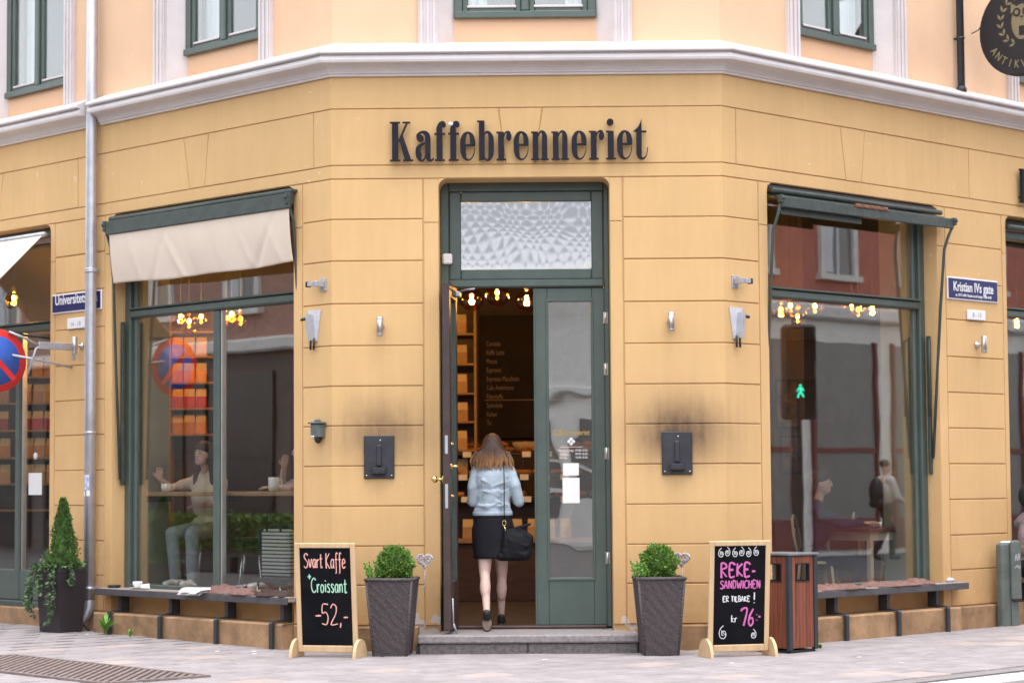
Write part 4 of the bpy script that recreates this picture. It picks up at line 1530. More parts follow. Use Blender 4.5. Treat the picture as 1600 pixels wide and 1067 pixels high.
# ================================================================== NO PARKING SIGN
npk = thing('no_parking_sign', 'round blue and red no parking sign on a wall arm', 'traffic sign', FP(-5.62, .81, 2.585), R(40))
XD = Matrix.Rotation(PI / 2, 4, 'X')
mb = MB(); mb.lathe([(.298, -.004), (.30, 0), (.298, .004)], n=40, xf=XD); mb.build('red_plate', NOPR, npk)
mb = MB(); mb.lathe([(.232, 0), (.232, .0015)], n=40, xf=Matrix.Translation((0, -.0045, 0)) @ XD); mb.build('blue_field', NOPB, npk)
mb = MB(); mb.box(-.25, .25, -.0078, -.0064, -.026, .026, xf=Matrix.Rotation(R(45), 4, 'Y')); mb.build('red_bar', NOPR, npk)
arm = thing('sign_arm', 'galvanised arm holding the no parking sign off the wall', 'bracket', FP(-5.62, 0, 2.74), -PI / 4)
mb = MB(); mb.box(.03, .09, -.008, 0, -.12, .10, .003); mb.build('back_plate', GALV, arm)
mb = MB(); mb.box(.045, .075, -.40, -.008, -.035, .035, .006); mb.build('arm', GALV, arm)
mb = MB(); mb.tube([(.06, -.39, .0), (.04, -.55, .07), (.02, -.70, .12)], .012, 8); mb.tube([(.06, -.385, -.01), (.05, -.42, -.03), (.045, -.44, -.1), (.03, -.50, -.28)], .012, 8); mb.tube([(.06, -.02, -.20), (.04, -.30, -.15), (.02, -.66, -.10)], .012, 8); mb.build('stay', GALV, arm)

# ================================================================== AWNINGS
def cloth(mb, x0, x1, z0, z1, yf, nx=48, nz=16, th=.004):
    vs, fs = [], []
    for lay in (0, 1):
        for j in range(nz + 1):
            for i in range(nx + 1):
                u, v = i / nx, j / nz
                p = yf(u, v)
                vs.append((x0 + (x1 - x0) * u + (p[1] if isinstance(p, tuple) else 0), (p[0] if isinstance(p, tuple) else p) + lay * th, z0 + (z1 - z0) * v + (p[2] if isinstance(p, tuple) else 0)))
    n = (nx + 1) * (nz + 1)
    for lay in (0, 1):
        for j in range(nz):
            for i in range(nx):
                a = lay * n + j * (nx + 1) + i
                fs.append((a, a + 1, a + nx + 2, a + nx + 1))
    for i in range(nx):
        for j in (0, nz):
            a = j * (nx + 1) + i
            fs.append((a, a + 1, n + a + 1, n + a))
    for j in range(nz):
        for i in (0, nx):
            a = j * (nx + 1) + i
            fs.append((a, a + nx + 1, n + a + nx + 1, n + a))
    mb.add(vs, fs, True)


aw = thing('awning', 'cream canvas awning folded down under a dark green board, left window', 'awning', FP(-3.5, 0, 0), -PI / 4)
mb = MB(); mb.box(-1.385, 1.40, -.105, -.075, 3.765, 3.895, .006); mb.build('front_board', GREENL, aw)
mb = MB(); mb.box(-1.36, 1.385, -.070, .12, 3.91, 3.935, .004); mb.tube([(-1.36, -.055, 3.915), (1.38, -.055, 3.915)], .028, 12); mb.build('roller', GREENL, aw)
for x in (-1.40, 1.365):
    mb = MB(); mb.box(x - .02, x + .02, -.115, -.04, 3.80, 3.90, .006); mb.ball((x, -.12, 3.86), .016, 8, 6); mb.build('end_bracket', GREENL, aw)
mb = MB(); mb.tube([(-1.395, -.09, 3.82), (-1.375, -.05, 3.66), (-1.36, -.02, 3.30), (-1.375, .02, 2.55), (-1.36, .06, 1.45)], .013, 8); mb.build('arm', GREENL, aw)
mb = MB(); mb.tube([(1.365, -.09, 3.83), (1.375, -.04, 3.66), (1.36, -.0, 3.30), (1.375, .05, 2.4)], .013, 8); mb.build('arm', GREENL, aw)
mb = MB(); mb.box(-1.40, -1.365, .085, .12, 1.40, 2.95, .006); mb.build('slide_rail', GREENL, aw)


def drape(u, v):
    f = 1 - v
    y = -.088 + .050 * f * f
    for c, k, a, ph in ((.30, 4.0, .014, 0), (.33, -3.2, .012, 1), (.70, 3.4, .009, 2), (.93, -4.2, .020, 1), (.10, 2.5, .008, 0), (.55, 2.2, .007, 3), (.86, 3.0, .008, 0), (.42, 2.0, .006, 1)):
        d = (u - c) - k * .03 * f
        y += a * f * math.exp(-(d / .018) ** 2) * (1 if ph % 2 else -1)
    y += .004 * math.sin(u * 17 + v * 3) * f
    return (y, 0, -.018 * math.sin(u * PI) * f + .006 * math.sin(u * 14) * f)


mb = MB(); cloth(mb, -1.335, 1.375, 3.305, 3.770, drape, 150, 26); mb.build('canvas', CANVAS, aw)

aw2 = thing('awning', 'retracted dark green awning frame with bent arms, right window', 'awning', FP(3.51, 0, 0), PI / 4)
mb = MB(); mb.box(-1.215, 1.365, -.125, -.095, 3.755, 3.85, .006); mb.build('front_board', GREENL, aw2)
mb = MB(); mb.box(-1.21, 1.25, -.10, -.03, 3.845, 3.862, .004); mb.box(-1.16, .0, -.07, -.05, 3.70, 3.80, .004); mb.build('folded_cover', GREENL, aw2)
mb = MB(); mb.tube([(-1.25, -.05, 3.905), (1.255, -.05, 3.905)], .024, 12); mb.build('roller', GREENL, aw2)
mb = MB(); mb.box(-1.25, 1.25, -.01, .13, 3.92, 3.955, .004); mb.build('housing', BLACK, aw2)
RUST = mat('torn_rusty_cloth', (.22, .10, .06), .9, var=.4, vs=20)
mb = MB(); cloth(mb, -.18, .32, 3.835, 3.87, lambda u, v: -.132 + .006 * math.sin(u * 30 + v * 4), 20, 3); mb.build('torn_strip', RUST, aw2)
for g in (-1, 1):
    xe = -1.215 if g < 0 else 1.375
    xi = -1.25 if g < 0 else 1.255
    mb = MB(); mb.box(xe - .02, xe + .02, -.14, -.09, 3.79, 3.86, .006); mb.ball((xe, -.145, 3.83), .016, 8, 6); mb.build('end_bracket', GREENL, aw2)
    mb = MB(); mb.tube([(xe, -.11, 3.80), ((xe + xi) / 2, -.09, 3.68), (xi + g * .02, -.07, 3.56), (xi + g * .012, -.02, 3.0), (xi + g * .004, .03, 2.3), (xi - g * .01, .08, 1.6)], .014, 8); mb.build('arm', GREENL, aw2)
mb = MB(); mb.box(1.225, 1.26, .09, .125, 1.45, 2.75, .006); mb.tube([(1.225, .085, 2.72), (1.20, .07, 2.70), (1.20, .07, 2.0)], .012, 8); mb.build('slide_rail', GREENL, aw2)

aw3 = thing('awning', 'cream canvas awning slanting out at the left edge', 'awning', FP(-7.14, 0, 0), -PI / 4)
mb = MB(); mb.tube([(-1.16, -.06, 3.87), (1.15, -.06, 3.87)], .028, 12); mb.build('roller', GALV, aw3)
mb = MB()
vs = [(-1.1, -.08, 3.86), (1.13, -.08, 3.86), (1.13, -1.05, 2.93), (-1.1, -1.05, 2.93)]
vs += [(x, y, z - .006) for x, y, z in vs]
mb.add(vs, [(0, 1, 2, 3), (4, 5, 6, 7), (0, 1, 5, 4), (1, 2, 6, 5), (2, 3, 7, 6), (3, 0, 4, 7)]); mb.build('canvas', CANVAS, aw3)
mb = MB(); mb.box(-1.13, 1.13, -1.09, -1.052, 2.90, 2.94, .006); mb.build('front_bar', GREENL, aw3)
for x in (-1.10, 1.12):
    mb = MB(); mb.tube([(x, -1.05, 2.915), (x, -.5, 2.88), (x, .02, 2.85)], .012, 8); mb.build('arm', GREENL, aw3)
aw4 = thing('awning', 'retracted dark green awning at the right edge', 'awning', FP(7.11, 0, 0), PI / 4)
mb = MB(); mb.tube([(-1.17, -.03, 3.86), (1.17, -.03, 3.86)], .03, 12); mb.build('roller', GREENL, aw4)
mb = MB(); mb.box(-1.17, 1.17, .0, .13, 3.75, 3.83, .006); mb.build('front_board', GREENL, aw4)

# ================================================================== BENCHES
def bench(label, s0, s1, legs, pl, g):
    c = (s0 + s1) / 2
    t = thing('window_bench', label, 'bench', FP(c, 0, 0), wrot(c), 'benches under the shop windows')
    hw = (s1 - s0) / 2
    for k in range(3):
        y0 = -.115 + k * .088
        mb = MB(); mb.box(-hw, hw, y0, y0 + .083, .395, .44 - .002 * k, .005); mb.build('plank', BENCHW, t)
    mb = MB(); mb.box(-hw, hw, -.135, -.1155, .375, .436, .004); mb.build('front_rail', BENCHF, t)
    for s in legs:
        x = s - c
        mb = MB()
        pts = [(-.075, .3945), (-.075, .245), (-.19, .232), (-.20, .215), (-.20, .0), (-.178, .0), (-.178, .225), (.02, .225), (.02, .3945)]
        k = len(pts)
        vs = [(x - .022, y, z) for y, z in pts] + [(x + .022, y, z) for y, z in pts]
        mb.add(vs, [tuple(range(k)), tuple(range(2 * k - 1, k - 1, -1))] + [(i, (i + 1) % k, k + (i + 1) % k, k + i) for i in range(k)])
        mb.build('leg', ANTH, t)
    return t


bench('wooden window bench with cup and blankets under the left window', -4.99, -2.10, (-4.66, -3.86, -3.02, -2.24), 0, -1)
bench('wooden window bench with pink blankets under the right window', 2.2, 4.99, (2.35, 3.03, 3.80, 4.56), 0, 1)
bench('wooden window bench at the right edge with a person on it', 6.0, 8.2, (6.12, 6.9, 7.7), 0, 1)


def blanket(label, s0, s1, m, seed, h=.07):
    """a crumpled, folded blanket: ridged heap of cloth that slips a little over the front edge"""
    c = (s0 + s1) / 2
    t = thing('blanket', label, 'blanket', FP(c, 0, .4395), wrot(c), 'folded blankets on the benches')
    hw = (s1 - s0) / 2
    nx, ny = 84, 26
    vs, fs = [], []
    for j in range(ny + 1):
        v = j / ny
        for i in range(nx + 1):
            u = i / nx
            p = Vector((u * hw * 14, v * 3.2, seed * 7.3))
            wob = .05 * noise.noise(Vector((u * 5, seed * 3.1, 0)))
            x = -hw + 2 * hw * u + .03 * noise.noise(p * 1.3) + (.06 * noise.noise(Vector((v * 4, seed, 5))) * (abs(u - .5) * 2) ** 3)
            y = -.125 + wob + .235 * v + .012 * noise.noise(p * 2)
            r1 = 1 - abs(noise.noise(Vector((u * hw * 9 + v * 2.4, v * 2.2 - u * 2, seed))))
            r2 = 1 - abs(noise.noise(Vector((u * hw * 22 - v * 4, v * 5, seed + 4))))
            edge = min(1, min(u, 1 - u) * 9, min(v, 1 - v) * 5)
            z = (h * (.30 + .55 * r1 ** 5 + .34 * r2 ** 4) * (.7 + .5 * noise.noise(Vector((u * 3, seed, 9))))) * edge ** .6 + .003
            vs.append((x, y, z))
    n = len(vs)
    vs += [(x, y, 0) for x, y, z in vs]
    for j in range(ny):
        for i in range(nx):
            q = j * (nx + 1) + i
            fs.append((q, q + 1, q + nx + 2, q + nx + 1))
            fs.append((n + q, n + q + 1, n + q + nx + 2, n + q + nx + 1))
    for i in range(nx):
        for j in (0, ny):
            q = j * (nx + 1) + i
            fs.append((q, q + 1, n + q + 1, n + q))
    for j in range(ny):
        for i in (0, nx):
            q = j * (nx + 1) + i
            fs.append((q, q + nx + 1, n + q + nx + 1, n + q))
    mb = MB(); mb.add(vs, fs, True)
    mb.build('folded_cloth', m, t)
    return t


blanket('crumpled dusty pink blanket on the left bench', -3.30, -2.62, BLANK, 3, .075)
blanket('dark brown folded blanket at the right end of the left bench', -2.60, -2.18, BLANKD, 4, .06)
blanket('dusty pink blanket beside the litter bin on the right bench', 2.70, 3.40, BLANK, 5, .06)
blanket('dusty pink blanket at the middle of the right bench', 3.60, 4.45, BLANK, 6, .058)

t = thing('coffee_cup', 'white cup and saucer on the left bench', 'cup', FP(-4.45, .02, .44), -PI / 4)
mb = MB(); mb.lathe([(.03, 0), (.075, .012), (.078, .016), (.03, .008)], n=24); mb.build('saucer', CERAM, t)
mb = MB(); mb.lathe([(.024, .016), (.042, .034), (.047, .068), (.044, .068), (.038, .036), (.02, .024)], n=24); mb.build('cup', CERAM, t)
mb = MB(); mb.tube([(.044, 0, .058), (.066, 0, .06), (.068, 0, .042), (.045, 0, .034)], .005, 8); mb.build('handle', CERAM, t)
t = thing('napkin', 'crumpled white napkin beside the cup on the left bench', 'napkin', FP(-4.29, .05, .44), -PI / 4)
blob('crumpled_paper', [('e', (0, 0, .02), (.06, .04, .02)), ('c', (-.04, 0, .03), (.03, .02, .045), .016, .012), ('c', (.02, -.02, .02), (.07, 0, .018), .014, .01)], PAPER, t, .007, 2)
t = thing('ashtray_dish', 'small black ashtray at the left end of the left bench', 'ashtray', FP(-4.86, .0, .44), -PI / 4)
mb = MB(); mb.lathe([(.05, 0), (.06, .005), (.062, .025), (.055, .025), (.05, .008)], n=20); mb.build('dish', BLACK, t)
t = thing('ashtray_tin', 'small pale tin ashtray at the right end of the right bench', 'ashtray', FP(4.87, -.01, .44), PI / 4)
mb = MB(); mb.lathe([(.055, 0), (.06, .004), (.06, .028), (.054, .028), (.05, .006)], n=20); mb.build('tin', GALV, t)
mb = MB(); mb.ball((0, 0, .026), (.045, .045, .012), 12, 6); mb.build('ash', PAPER, t)
t = thing('newspaper', 'folded newspaper hanging over the edge of the left bench', 'newspaper', FP(-3.42, .02, .446), -PI / 4)
NEWS = mat('newsprint', (.60, .55, .54), .9, var=.3, vs=40)
for k, (dx, rz_, dz) in enumerate(((0, .15, 0), (.08, -.25, .012), (-.03, .5, .022))):
    mb = MB()
    vs, n = [], 8
    for lay in (0, 1):
        for i in range(n + 1):
            u = i / n
            y = -.20 + .30 * u
            z = .012 * math.sin(u * PI) + (-.35 * (-.135 - y) if y < -.135 else 0) + lay * .005
            for xx in (-.14, .14):
                vs.append((xx, y, z))
    fs = []
    for lay in (0, 1):
        for i in range(n):
            a = lay * 2 * (n + 1) + 2 * i
            fs.append((a, a + 1, a + 3, a + 2))
    m2 = 2 * (n + 1)
    for i in range(n):
        fs += [(2 * i, 2 * i + 2, m2 + 2 * i + 2, m2 + 2 * i), (2 * i + 1, 2 * i + 3, m2 + 2 * i + 3, m2 + 2 * i + 1)]
    fs += [(0, 1, m2 + 1, m2), (2 * n, 2 * n + 1, m2 + 2 * n + 1, m2 + 2 * n)]
    mb.add(vs, fs, xf=Matrix.Translation((dx, 0, dz)) @ Matrix.Rotation(rz_, 4, 'Z'))
    mb.build('sheet', NEWS if k != 1 else PAPER, t)

# ================================================================== POTTED PLANTS
WICK = mat('grey_brown_wicker', (.085, .070, .072), .7, var=.3, vs=40, bump=.25, bs=90)


n_, l_ = WICK.node_tree.nodes, WICK.node_tree.links
p_ = WICK.node_tree.nodes['Principled BSDF']
b_ = p_.inputs['Base Color'].links[0].from_socket
tc_ = n_.new('ShaderNodeTexCoord'); ck_ = n_.new('ShaderNodeTexChecker'); ck_.inputs['Scale'].default_value = 72
ck_.inputs['Color1'].default_value = (1.3, 1.27, 1.27, 1); ck_.inputs['Color2'].default_value = (.72, .72, .72, 1)
mu_ = n_.new('ShaderNodeMix'); mu_.data_type = 'RGBA'; mu_.blend_type = 'MULTIPLY'; mu_.inputs['Factor'].default_value = 1
l_.new(tc_.outputs['Object'], ck_.inputs['Vector']); l_.new(b_, mu_.inputs['A']); l_.new(ck_.outputs[0], mu_.inputs['B']); l_.new(mu_.outputs['Result'], p_.inputs['Base Color'])


def wicker_pot(name, parent, wb, wt, h):
    mb = MB()
    nc, nr = 16, 30
    for f in range(4):
        rot = Matrix.Rotation(f * PI / 2, 4, 'Z')
        vs = []
        for j in range(nr + 1):
            v = j / nr
            w = wb + (wt - wb) * v
            for i in range(nc + 1):
                u = i / nc
                d = .0095 * math.cos(PI * i) * math.cos(PI * j) if 0 < i < nc and 0 < j < nr else 0
                vs.append((-w / 2 + w * u, -w / 2 - d, h * v))
        fs = [(j * (nc + 1) + i, j * (nc + 1) + i + 1, (j + 1) * (nc + 1) + i + 1, (j + 1) * (nc + 1) + i) for j in range(nr) for i in range(nc)]
        mb.add(vs, fs, True, rot)
    mb.add([(-wb / 2, -wb / 2, 0.001), (wb / 2, -wb / 2, .001), (wb / 2, wb / 2, .001), (-wb / 2, wb / 2, .001)], [(0, 1, 2, 3)])
    o = mb.build(name, WICK, parent, recalc=False)
    rim = MB()
    a = wt / 2 + .006
    for f in range(4):
        rim.tube([(-a, -a, h), (a, -a, h)], .013, 8, xf=Matrix.Rotation(f * PI / 2, 4, 'Z'))
        rim.tube([(-wb / 2 - .002, -wb / 2 - .002, 0.005), (-wt / 2 - .002, -wt / 2 - .002, h)], .010, 8, xf=Matrix.Rotation(f * PI / 2, 4, 'Z'))
    rim.build('rim', WICK, o)
    so = MB(); w = wt / 2 - .012
    so.add([(-w, -w, h - .04), (w, -w, h - .04), (w, w, h - .04), (-w, w, h - .04)], [(0, 1, 2, 3)]); so.build('soil', SOIL, o)
    return o


def leaves(mb, pts, size, rr, jit=.6):
    """leaf-shaped faces (two triangles folded along the midrib) at points with outward directions"""
    for p, d in pts:
        d = (Vector(d) + Vector((rr.uniform(-jit, jit), rr.uniform(-jit, jit), rr.uniform(-jit, jit)))).normalized()
        s = size * rr.uniform(.7, 1.3)
        t = d.cross(Vector((rr.uniform(-1, 1), rr.uniform(-1, 1), rr.uniform(-1, 1))))
        if t.length < 1e-3:
            continue
        t.normalize()
        n = d.cross(t)
        p = Vector(p)
        mb.add([p, p + d * s * .5 + t * s * .32 + n * s * .08, p + d * s, p + d * s * .5 - t * s * .32 + n * s * .08], [(0, 1, 2), (0, 2, 3)])


def boxwood(label, loc, rz, dx, seed, sg):
    rr = random.Random(seed)
    t = thing('potted_boxwood', label, 'potted plant', loc, rz, 'wicker planters beside the door')
    wicker_pot('pot', t, .265, .37, .62)
    mb = MB()
    pts = []
    R0 = .142
    c = Vector((dx, -.01, .62 + .12))
    for k in range(4600):
        v = Vector((rr.gauss(0, 1), rr.gauss(0, 1), rr.gauss(0, 1))).normalized()
        lump = 1 + .10 * math.sin(v.x * 7 + seed) * math.sin(v.y * 6) + .09 * math.sin(v.z * 8 + v.x * 5 + seed) + (.16 * rr.random() if rr.random() < .05 else 0)
        rad = R0 * lump * (1 - abs(rr.gauss(0, .10)))
        q = c + v * rad
        if q.z > .60:
            pts.append((q, v))
    leaves(mb, pts, .021, rr, .8)
    mb.build('foliage', LEAF, t, recalc=False)
    mb = MB(); mb.ball(c, .112, 16, 10); mb.build('inner_foliage', LEAFC, t)
    mb = MB(); mb.tube([(dx, 0, .56), (dx, 0, .70)], .014, 8)
    for k in range(7):
        a = k * .9
        mb.tube([(dx, 0, .66), (dx + .06 * math.cos(a), .06 * math.sin(a), .74 + .01 * k)], .005, 6)
    mb.build('stem', BARK, t)
    # loose fresh herb at the outer side
    mb = MB()
    st = MB()
    for k in range(26):
        bx, by = sg * rr.uniform(.07, .19), rr.uniform(-.14, .10)
        ex, ey, ez = bx + sg * rr.uniform(0, .07), by + rr.uniform(-.04, .04), .62 + rr.uniform(.05, .15)
        st.tube([(bx, by, .57), ((bx + ex) / 2, (by + ey) / 2, .60 + (ez - .6) * .6), (ex, ey, ez)], .002, 4, caps=False)
        for i in range(16):
            f = .35 + .65 * i / 15
            p = Vector((bx + (ex - bx) * f, by + (ey - by) * f, .58 + (ez - .58) * f))
            leaves(mb, [(p, (rr.uniform(-1, 1), rr.uniform(-1, 1), .5))], .022, rr, .4)
    mb.build('herb', LEAFL, t, recalc=False)
    st.build('herb_stems', LEAFL, t)
    return t


boxwood('wicker planter with clipped box ball left of the door', (-1.125, -.46, 0), R(-5), .03, 3, -1)
boxwood('wicker planter with clipped box ball right of the door', (1.05, -.58, 0), R(4), .0, 9, -1)


def heart(label, loc, rz, h):
    t = thing('heart_ornament', label, 'ornament', loc, rz, 'wicker hearts on sticks')
    mb = MB()
    rr = random.Random(2)
    for k in range(9):
        pts = []
        sc = .0042 * (1 - .09 * k)
        for i in range(41):
            a = 2 * PI * i / 40
            x = 16 * math.sin(a) ** 3
            z = 13 * math.cos(a) - 5 * math.cos(2 * a) - 2 * math.cos(3 * a) - math.cos(4 * a)
            pts.append((x * sc + rr.uniform(-.002, .002), rr.uniform(-.012, .012), h + z * sc + rr.uniform(-.002, .002)))
        mb.tube(pts, .0042, 5, caps=False)
    mb.build('heart', HEART, t)
    mb = MB(); mb.tube([(0, 0, -.10), (.004, 0, h - .05)], .004, 6); mb.build('stick', HEART, t)
    return t


heart('pale wicker heart on a stick in the left planter', (-.865, -.36, .60), R(12), .165)
heart('pale wicker heart on a stick in the right planter', (1.245, -.46, .60), R(-10), .165)

# tall dark pot with conifer and ivy
cl = FP(-5.20, .36, gz(-4.7))
ct = thing('potted_conifer', 'dark square pot with small conifer and trailing ivy at left', 'potted plant', cl, -PI / 4 + R(8))
mb = MB()
wb, wt, h = .275, .335, .60
vs = []
for w, z in ((wb, 0), (wb + .004, .01), (wt - .006, h - .05), (wt, h - .045), (wt, h), (wt - .03, h), (wt - .04, h - .05)):
    vs += [(-w / 2, -w / 2, z), (w / 2, -w / 2, z), (w / 2, w / 2, z), (-w / 2, w / 2, z)]
fs = [(0, 1, 2, 3), (24, 25, 26, 27)]
for r_ in range(6):
    for i in range(4):
        a = r_ * 4
        fs.append((a + i, a + (i + 1) % 4, a + 4 + (i + 1) % 4, a + 4 + i))
mb.add(vs, fs)
mb.build('pot', POTD, ct)
rr = random.Random(21)
mb = MB()
pts = []
for k in range(4200):
    v = rr.random() ** 1.35
    a = rr.uniform(0, 2 * PI)
    rad = (.142 * (1 - v) ** .85 + .012) * (1 - abs(rr.gauss(0, .16))) * (1 + .16 * math.sin(a * 3 + v * 14) + .12 * math.sin(a * 5 - v * 23)) * (1.25 if rr.random() < .04 else 1)
    pts.append(((rad * math.cos(a) + .02, rad * math.sin(a), h - .02 + .66 * v), (math.cos(a) * .7, math.sin(a) * .7, .8)))
leaves(mb, pts, .024, rr, .5)
mb.build('crown', LEAFC, ct, recalc=False)
mb = MB(); mb.lathe([(.10, h - .03), (.115, h + .05), (.06, h + .33), (.01, h + .58)], (.02, 0, 0), 14); mb.build('inner_crown', LEAFC, ct)
mb = MB(); mb.tube([(.02, 0, h - .1), (.02, 0, h + .5)], [.015, .004], 8); mb.build('trunk', BARK, ct)
iv, ivs = MB(), MB()
starts = [(-.15, -.10, -.85, -.25), (-.14, -.15, -.6, -.6), (-.15, .0, -.95, .05), (.05, -.16, .1, -.9), (.10, -.16, .25, -.85), (-.05, -.165, -.2, -.9), (.16, -.05, .9, -.25), (-.16, -.13, -.75, -.45)]
for k, (x, y, dx, dy) in enumerate(starts):
    L = (.44, .36, .30, .50, .44, .24, .14, .40)[k]
    out = (.13, .10, .12, .035, .03, .05, .04, .12)[k]
    pts = []
    for i in range(15):
        f = i / 14
        o_ = out * (1 - (1 - min(1, f * 1.6)) ** 2)
        pts.append(Vector((x + dx * o_ + .012 * math.sin(i + k), y + dy * o_ + .012 * math.cos(i * 1.3 + k), h + .03 * math.sin(min(1, f * 3) * PI) - L * max(0, f - .12) / .88)))
    ivs.tube(pts, .0028, 5, caps=False)
    for i, p in enumerate(pts):
        for q in range(6):
            leaves(iv, [(p + Vector((rr.uniform(-.02, .02), rr.uniform(-.02, .02), rr.uniform(-.015, .015))), (dx * .8 + rr.uniform(-.6, .6), dy * .8 + rr.uniform(-.6, .6), rr.uniform(-.9, .3)))], .040, rr, .4)
for k in range(160):
    a = rr.uniform(0, 2 * PI)
    leaves(iv, [((rr.uniform(-.17, .17), rr.uniform(-.17, .17), h + rr.uniform(-.01, .06)), (math.cos(a), math.sin(a), .4))], .042, rr, .4)
iv.build('ivy_leaves', LEAFI, ct, recalc=False)
ivs.build('ivy_stems', BARK, ct)

# weeds at the foot of the wall
def weed(label, loc, n, h, m, seed):
    rr = random.Random(seed)
    t = thing('weed', label, 'weed', loc)
    mb = MB()
    for k in range(n):
        a = rr.uniform(0, 2 * PI)
        e = rr.uniform(.25, .9)
        hh = h * rr.uniform(.5, 1.1)
        w = rr.uniform(.008, .016)
        pts = []
        for i in range(6):
            f = i / 5
            pts.append((Vector((math.cos(a) * e * hh * f * f, math.sin(a) * e * hh * f * f, hh * f * (1 - .25 * f * e))), w * math.sin(PI * (.12 + .86 * f))))
        sd = Vector((-math.sin(a), math.cos(a), 0))
        vs = []
        for p, ww in pts:
            vs += [p + sd * ww, p - sd * ww]
        mb.add(vs, [(2 * i, 2 * i + 1, 2 * i + 3, 2 * i + 2) for i in range(5)])
    mb.build('leaves', m, t, recalc=False)


weed('leafy green weed below the left end of the left bench', FP(-4.60, .27, gz(-4)) , 34, .20, LEAFL, 3)
weed('small grass tuft right of the leafy weed', FP(-4.22, .26, gz(-3.8)), 9, .09, LEAFL, 4)
weed('tiny weed at the wall beside the litter bin', (2.42, -.02, 0), 8, .045, LEAFL, 5)

# scraps on the paving
rr = random.Random(8)
for k, (x, y) in enumerate(((-2.62, -.02), (-2.32, .02), (-2.28, -.28), (-4.1, 1.9), (.12, -1.05), (2.6, -1.0), (1.55, -1.5), (2.85, -1.55))):
    mb = MB(); a = rr.uniform(0, PI)
    mb.box(-.02, .02, -.009, .009, 0, .004, .001, xf=Matrix.Rotation(a, 4, 'Z'))
    o = mb.build('paper_scrap', PAPER, None, (x, y, gz(x) + .001))
    tag(o, 'tiny white paper scrap lying on the paving', 'litter', 'scraps on the pavement')

# ================================================================== LITTER BIN
bn = thing('litter_bin', 'litter bin with red-brown wooden slats and grey lid beside the right chalkboard', 'litter bin', (2.11, -.30, 0), PI / 4)
hw = .165
HB = .785
mb = MB()
for sx in (-1, 1):
    for sy in (-1, 1):
        mb.box(sx * hw - .022, sx * hw + .022, sy * hw - .022, sy * hw + .022, .02, HB, .005)
mb.build('corner_posts', ANTH, bn)
mb = MB(); mb.box(-hw - .0, hw, -hw, hw, .0, .0195); mb.build('base', BLACK, bn)
mb = MB(); mb.box(-hw - .03, hw + .03, -hw - .03, hw + .03, HB + .001, HB + .022, .005); mb.build('lid', LID, bn)
for f in range(4):
    X = Matrix.Rotation(f * PI / 2, 4, 'Z')
    n = 6
    w = (2 * hw - .048) / n
    for i in range(n):
        x0 = -hw + .024 + i * w
        if i in (0, n - 1):
            mb = MB(); mb.box(x0 + .0015, x0 + w - .0015, -hw - .010, -hw + .008, .035, HB - .004, .003, xf=X); mb.build('slat', SLAT, bn)
        else:
            mb = MB(); mb.box(x0 + .0015, x0 + w - .0015, -hw - .010, -hw + .008, .035, HB - .215, .003, xf=X); mb.build('slat', SLAT, bn)
            mb = MB(); mb.box(x0 + .0015, x0 + w - .0015, -hw - .010, -hw + .008, HB - .062, HB - .004, .003, xf=X); mb.build('slat', SLAT, bn)
    mb = MB(); x0, x1 = -hw + .024 + w, hw - .024 - w
    mb.box(x0 + .0005, x0 + .008, -hw - .013, -hw + .01, HB - .2135, HB - .0635, .002, xf=X); mb.box(x1 - .008, x1 - .0005, -hw - .013, -hw + .01, HB - .2135, HB - .0635, .002, xf=X)
    mb.box(x0 + .0085, x1 - .0085, -hw - .013, -hw + .01, HB - .2135, HB - .206, .002, xf=X); mb.box(x0 + .0085, x1 - .0085, -hw - .013, -hw + .01, HB - .071, HB - .0635, .002, xf=X)
    mb.build('mouth_frame', BLACK, bn)
mb = MB(); mb.box(-hw + .03, hw - .03, -hw + .03, hw - .03, .03, HB - .23); mb.build('liner', BLACK, bn)

# ================================================================== CABLE POST
bp_ = FP(5.62, .14, 0)
po = thing('cable_post', 'grey-green cast cable post by the wall at right', 'post', bp_, PI / 4 - R(12))
def rounded(x0, x1, y0, y1, z0, z1, r, top):
    mb = MB()
    n = 6
    ring = []
    for cx, cy, a0 in ((x1 - r, y1 - r, 0), (x0 + r, y1 - r, PI / 2), (x0 + r, y0 + r, PI), (x1 - r, y0 + r, 3 * PI / 2)):
        for k in range(n):
            a = a0 + PI / 2 * k / (n - 1)
            ring.append((cx, cy, r * math.cos(a), r * math.sin(a)))
    rows = [(z0, 1.)] + [(z1 - top + top * math.sin(PI / 2 * k / 5), math.cos(PI / 2 * k / 5) * .85 + .15) for k in range(6)]
    vs, fs = [], []
    mx, my = (x0 + x1) / 2, (y0 + y1) / 2
    for z, s in rows:
        for cx, cy, dx, dy in ring:
            vs.append((mx + (cx + dx - mx) * s, my + (cy + dy - my) * s, z))
    m_ = len(ring)
    for i in range(len(rows) - 1):
        for j in range(m_):
            fs.append((i * m_ + j, i * m_ + (j + 1) % m_, (i + 1) * m_ + (j + 1) % m_, (i + 1) * m_ + j))
    fs.append(tuple((len(rows) - 1) * m_ + j for j in range(m_)))
    mb.add(vs, fs)
    return mb
rounded(-.11, .11, -.045, .05, -.02, .80, .03, .035).build('body', POSTG, po)
rounded(-.015, .112, -.085, -.0455, .26, .815, .018, .03).build('cover', POSTG, po)
mb = MB(); mb.box(-.0, .10, -.09, -.0855, .235, .2595, .004); mb.build('cover_lip', BLACK, po)
mb = MB(); mb.box(-.005, .09, -.062, -.0455, .0, .2345, .006); mb.build('lower_cover', POSTG, po)
GRAF = mat('pale_scribble', (.45, .47, .47), .8)
mb = MB()
stroke(mb, [(.02, .62, .004), (.04, .68, .004), (.055, .62, .004), (.075, .69, .004), (.085, .63, .004)], -.0862, -.0851)
